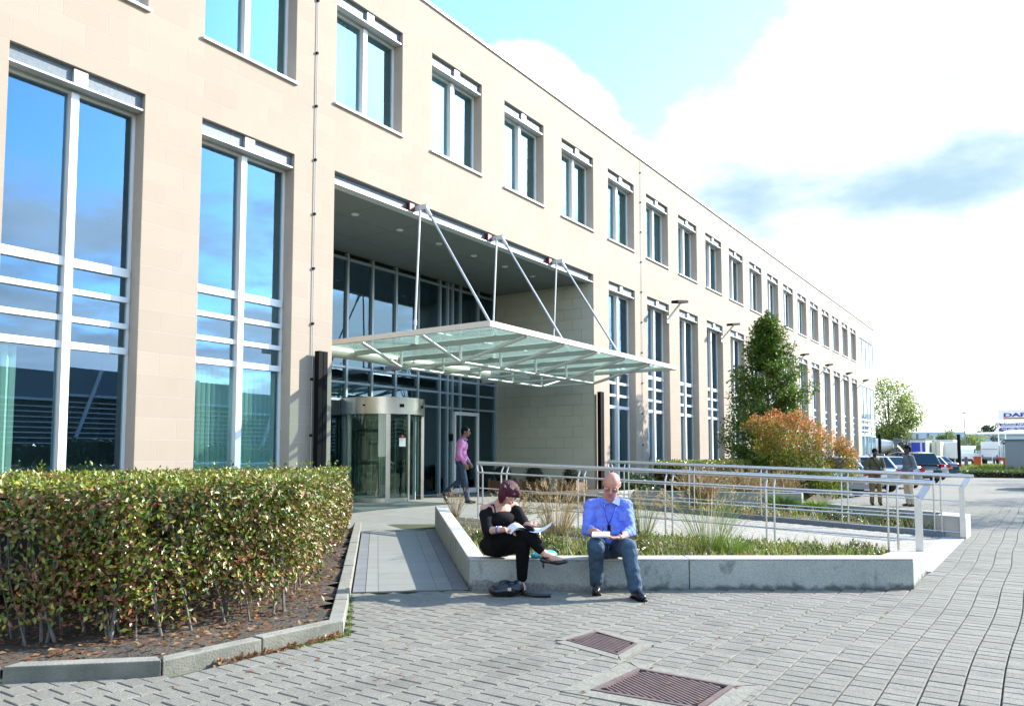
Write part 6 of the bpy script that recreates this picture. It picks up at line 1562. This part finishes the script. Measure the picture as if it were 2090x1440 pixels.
def lettering(txt, y, z, size, sx, mat, par, x=90.885, bold=0.0):
    cu = bpy.data.curves.new('lettering', 'FONT'); cu.body = txt; cu.size = size; cu.extrude = .006; cu.offset = bold
    o = bpy.data.objects.new('lettering', cu); COL.objects.link(o); dg = bpy.context.evaluated_depsgraph_get(); me = bpy.data.meshes.new_from_object(o.evaluated_get(dg)); bpy.data.objects.remove(o)
    me.materials.clear(); me.materials.append(mat); ob = bpy.data.objects.new('lettering', me); link(ob, par)
    ob.matrix_local = Matrix(((0, 0, -1, x-par.location.x), (-sx, 0, 0, y-par.location.y), (0, 1, 0, z), (0, 0, 0, 1))); return ob
lettering('DAF', -6.86, 5.72, .56, 1.95, NAVY, sg, bold=.022); lettering('GARAGE AER', -6.66, 4.77, .30, 1.15, WHITE, sg, bold=.006); lettering('DAF USED TRUCKS', -6.66, 4.30, .28, 1.0, WHITE, sg, bold=.006)
for o_ in list(COL.objects):                            # the yard lies half a metre above the car park
    if o_.parent is None and o_.get('category') in ('cabin', 'container', 'truck', 'van', 'cage'): o_.location.z = .5; o_.scale.z = .84
# ------------------------------------------------------------------ far trees
def simple_tree(name, label, base, h, cr, ch, pal, n, size, grp='trees in the distance', ncl=26, flat=.85, trunk=.12):
    base = Vector(base); t = thing(name, label, 'tree', base, grp); tk = MB(); tk.path([base, base+Vector((.05*h*.1, 0, h*.5)), base+Vector((0, 0, h*.9))], [trunk, trunk*.7, trunk*.2], 7); cs = []
    for k in range(ncl):
        v = rvec(); c = base+Vector((v.x*cr*.82, v.y*cr*.82, h-ch/2+v.z*ch/2*.85)); cs.append((c, rng(.7, 1.15))); s0 = base+Vector((0, 0, max(h-ch, h*.3)+rng(0, .3)*ch)); tk.path([s0, s0.lerp(c, .6)+Vector((0, 0, .1)), c], [trunk*.4, trunk*.22, trunk*.08], 5)
    tk.build('trunk', BARK, t, smooth=True); fo = MB(); crown_fill(fo, cs, n//ncl, cr*.42, size, pal, flat); tag(fo.build('crown', LEAF, t, fix=False), kind='stuff'); return t
pl_ = lambda p: vary(random.choice([(.24, .31, .06), (.29, .34, .08), (.18, .25, .045)]), .25)
pd_ = lambda p: vary(random.choice([(.09, .14, .03), (.13, .18, .035), (.25, .24, .05)]), .25)
ppn = lambda p: vary((.05, .085, .045), .3)
simple_tree('round_tree', 'tall airy pale green tree behind the far corner of the office', (73, 1.9, 0), 8.9, 2.7, 6.4, pl_, 7600, .25, ncl=44)
simple_tree('round_tree', 'low dark green bushy tree below the tall one at the office corner', (72, 2.0, 0), 4.5, 2.3, 3.2, pd_, 3800, .20, ncl=26)
for i, (x, y, h, lab) in enumerate(((247, 4.6, 8.8, 'smallest of the dark conifers left of the roadside sign'), (248, 2.8, 10.6, 'middle dark conifer left of the roadside sign'), (250, .4, 11.4, 'tallest dark conifer left of the roadside sign'))):
    simple_tree('conifer', lab, (x, y, 0), h, 1.7, 6.5, ppn, 1500, .45, ncl=22)
for i, (x, y, h, lab) in enumerate(((138, 4.4, 4.6, 'low spreading tree over the roof of the grey truck'), (137, 2.2, 5.6, 'leafy tree between the grey truck and the lamp mast'), (136, -1.2, 4.7, 'yellowish tree right of the thick black column'))):
    simple_tree('yard_tree', lab, (x, y, 0), h, 1.9, 2.4, pd_ if i != 2 else pl_, 1500, .34, ncl=16)
simple_tree('dark_shrub', 'dark shrub standing above the white trailer', (96, -5.6, 0), 3.75, 1.0, 2.0, lambda p: vary((.09, .09, .075), .3), 900, .2, ncl=14)
# trees along the far side of the road, outside the view: they shade the paving and show in the glass
for i, (x, y, h) in enumerate(((19.5, -16.2, 7.0), (28.5, -16.8, 7.6), (38, -17.2, 8.4), (47, -17.0, 8.6), (56, -17.6, 9.2))):
    simple_tree('street_tree', ('street tree across the road, nearest the planter', 'second street tree along the road from the planter', 'third street tree along the road from the planter', 'fourth street tree along the road from the planter', 'farthest street tree along the far side of the road')[i], (x, y, 0), h, 2.5, h*.62, pd_, 3000, .16, 'street trees across the road', 30)
bt = thing('overhanging_branch', 'leafy twig tips entering at the right edge above the road', 'branch', (15.4, -11.0, 3.3)); tk = MB(); tk.path([(18.9, -15.4, 3.9), (17.0, -12.8, 3.75), (15.4, -11.0, 3.45), (14.55, -10.28, 3.42)], [.05, .03, .012, .004], 6); tk.build('twig', BARK, bt, smooth=True)
fo = MB()
for k in range(60):
    c = Vector((15.4, -11.0, 3.45)).lerp(Vector((14.5, -10.22, 3.42)), random.random()); leaf(fo, c, rvec()+Vector((-.3, .3, -.2)), rvec(), .10, .06, pl_(c))
tag(fo.build('foliage', LEAF, bt, fix=False), kind='stuff')
# ------------------------------------------------------------------ hall across the road (seen mirrored in the windows)
hl = thing('louvred_hall', 'long dark hall with pale louvres across the road', 'building', (0, -58, 0))
HB = pbr('hall_dark_cladding', (.03, .035, .045), .6); HP = pbr('hall_grey_panel', (.12, .15, .18), .6); HS = pbr('hall_pale_louvre', (.55, .58, .60), .5)
MB().box(-40, 75, -72, -55.4, 0, 6.0).build('wall', HB, hl); MB().prism([(-40.2, -72), (-8, -72), (75, -72), (75, -55), (-8, -55), (-40.2, -55)], [6.01]*6, [8.4, 8.7, 7.6, 7.6, 8.7, 8.4]).build('roof_band', HP, hl); MB().box(-40, 75, -55.0, -54.7, 5.9, 6.1).build('gutter', HS, hl)
for k in range(11): MB().box(-40, 75, -55.2, -54.95, 1.2+k*.42, 1.28+k*.42).build('louvre', HS, hl)
for k in range(12): x = -34+9.2*k; MB().bar((x, -54.6, .2), (x+2.6, -54.4, 8.2), .22, .22, up=(0, 1, 0)).build('raking_strut', HS, hl)
fh = thing('far_hedge', 'dark hedge in front of the hall across the road', 'hedge', (0, -48, 0)); fo = MB()
for _ in range(5000):
    p = Vector((rng(-30, 60), rng(-48.6, -47.2), rng(.1, 2.3))); leaf(fo, p, rvec(), rvec(), .5, .3, vary((.04, .06, .015)))
tag(fo.build('foliage', LEAFD, fh, fix=False), kind='stuff'); MB().box(-30, 60, -48.6, -47.5, 0, 2.1).build('shade_core', MATS['hedge_core'], fh)
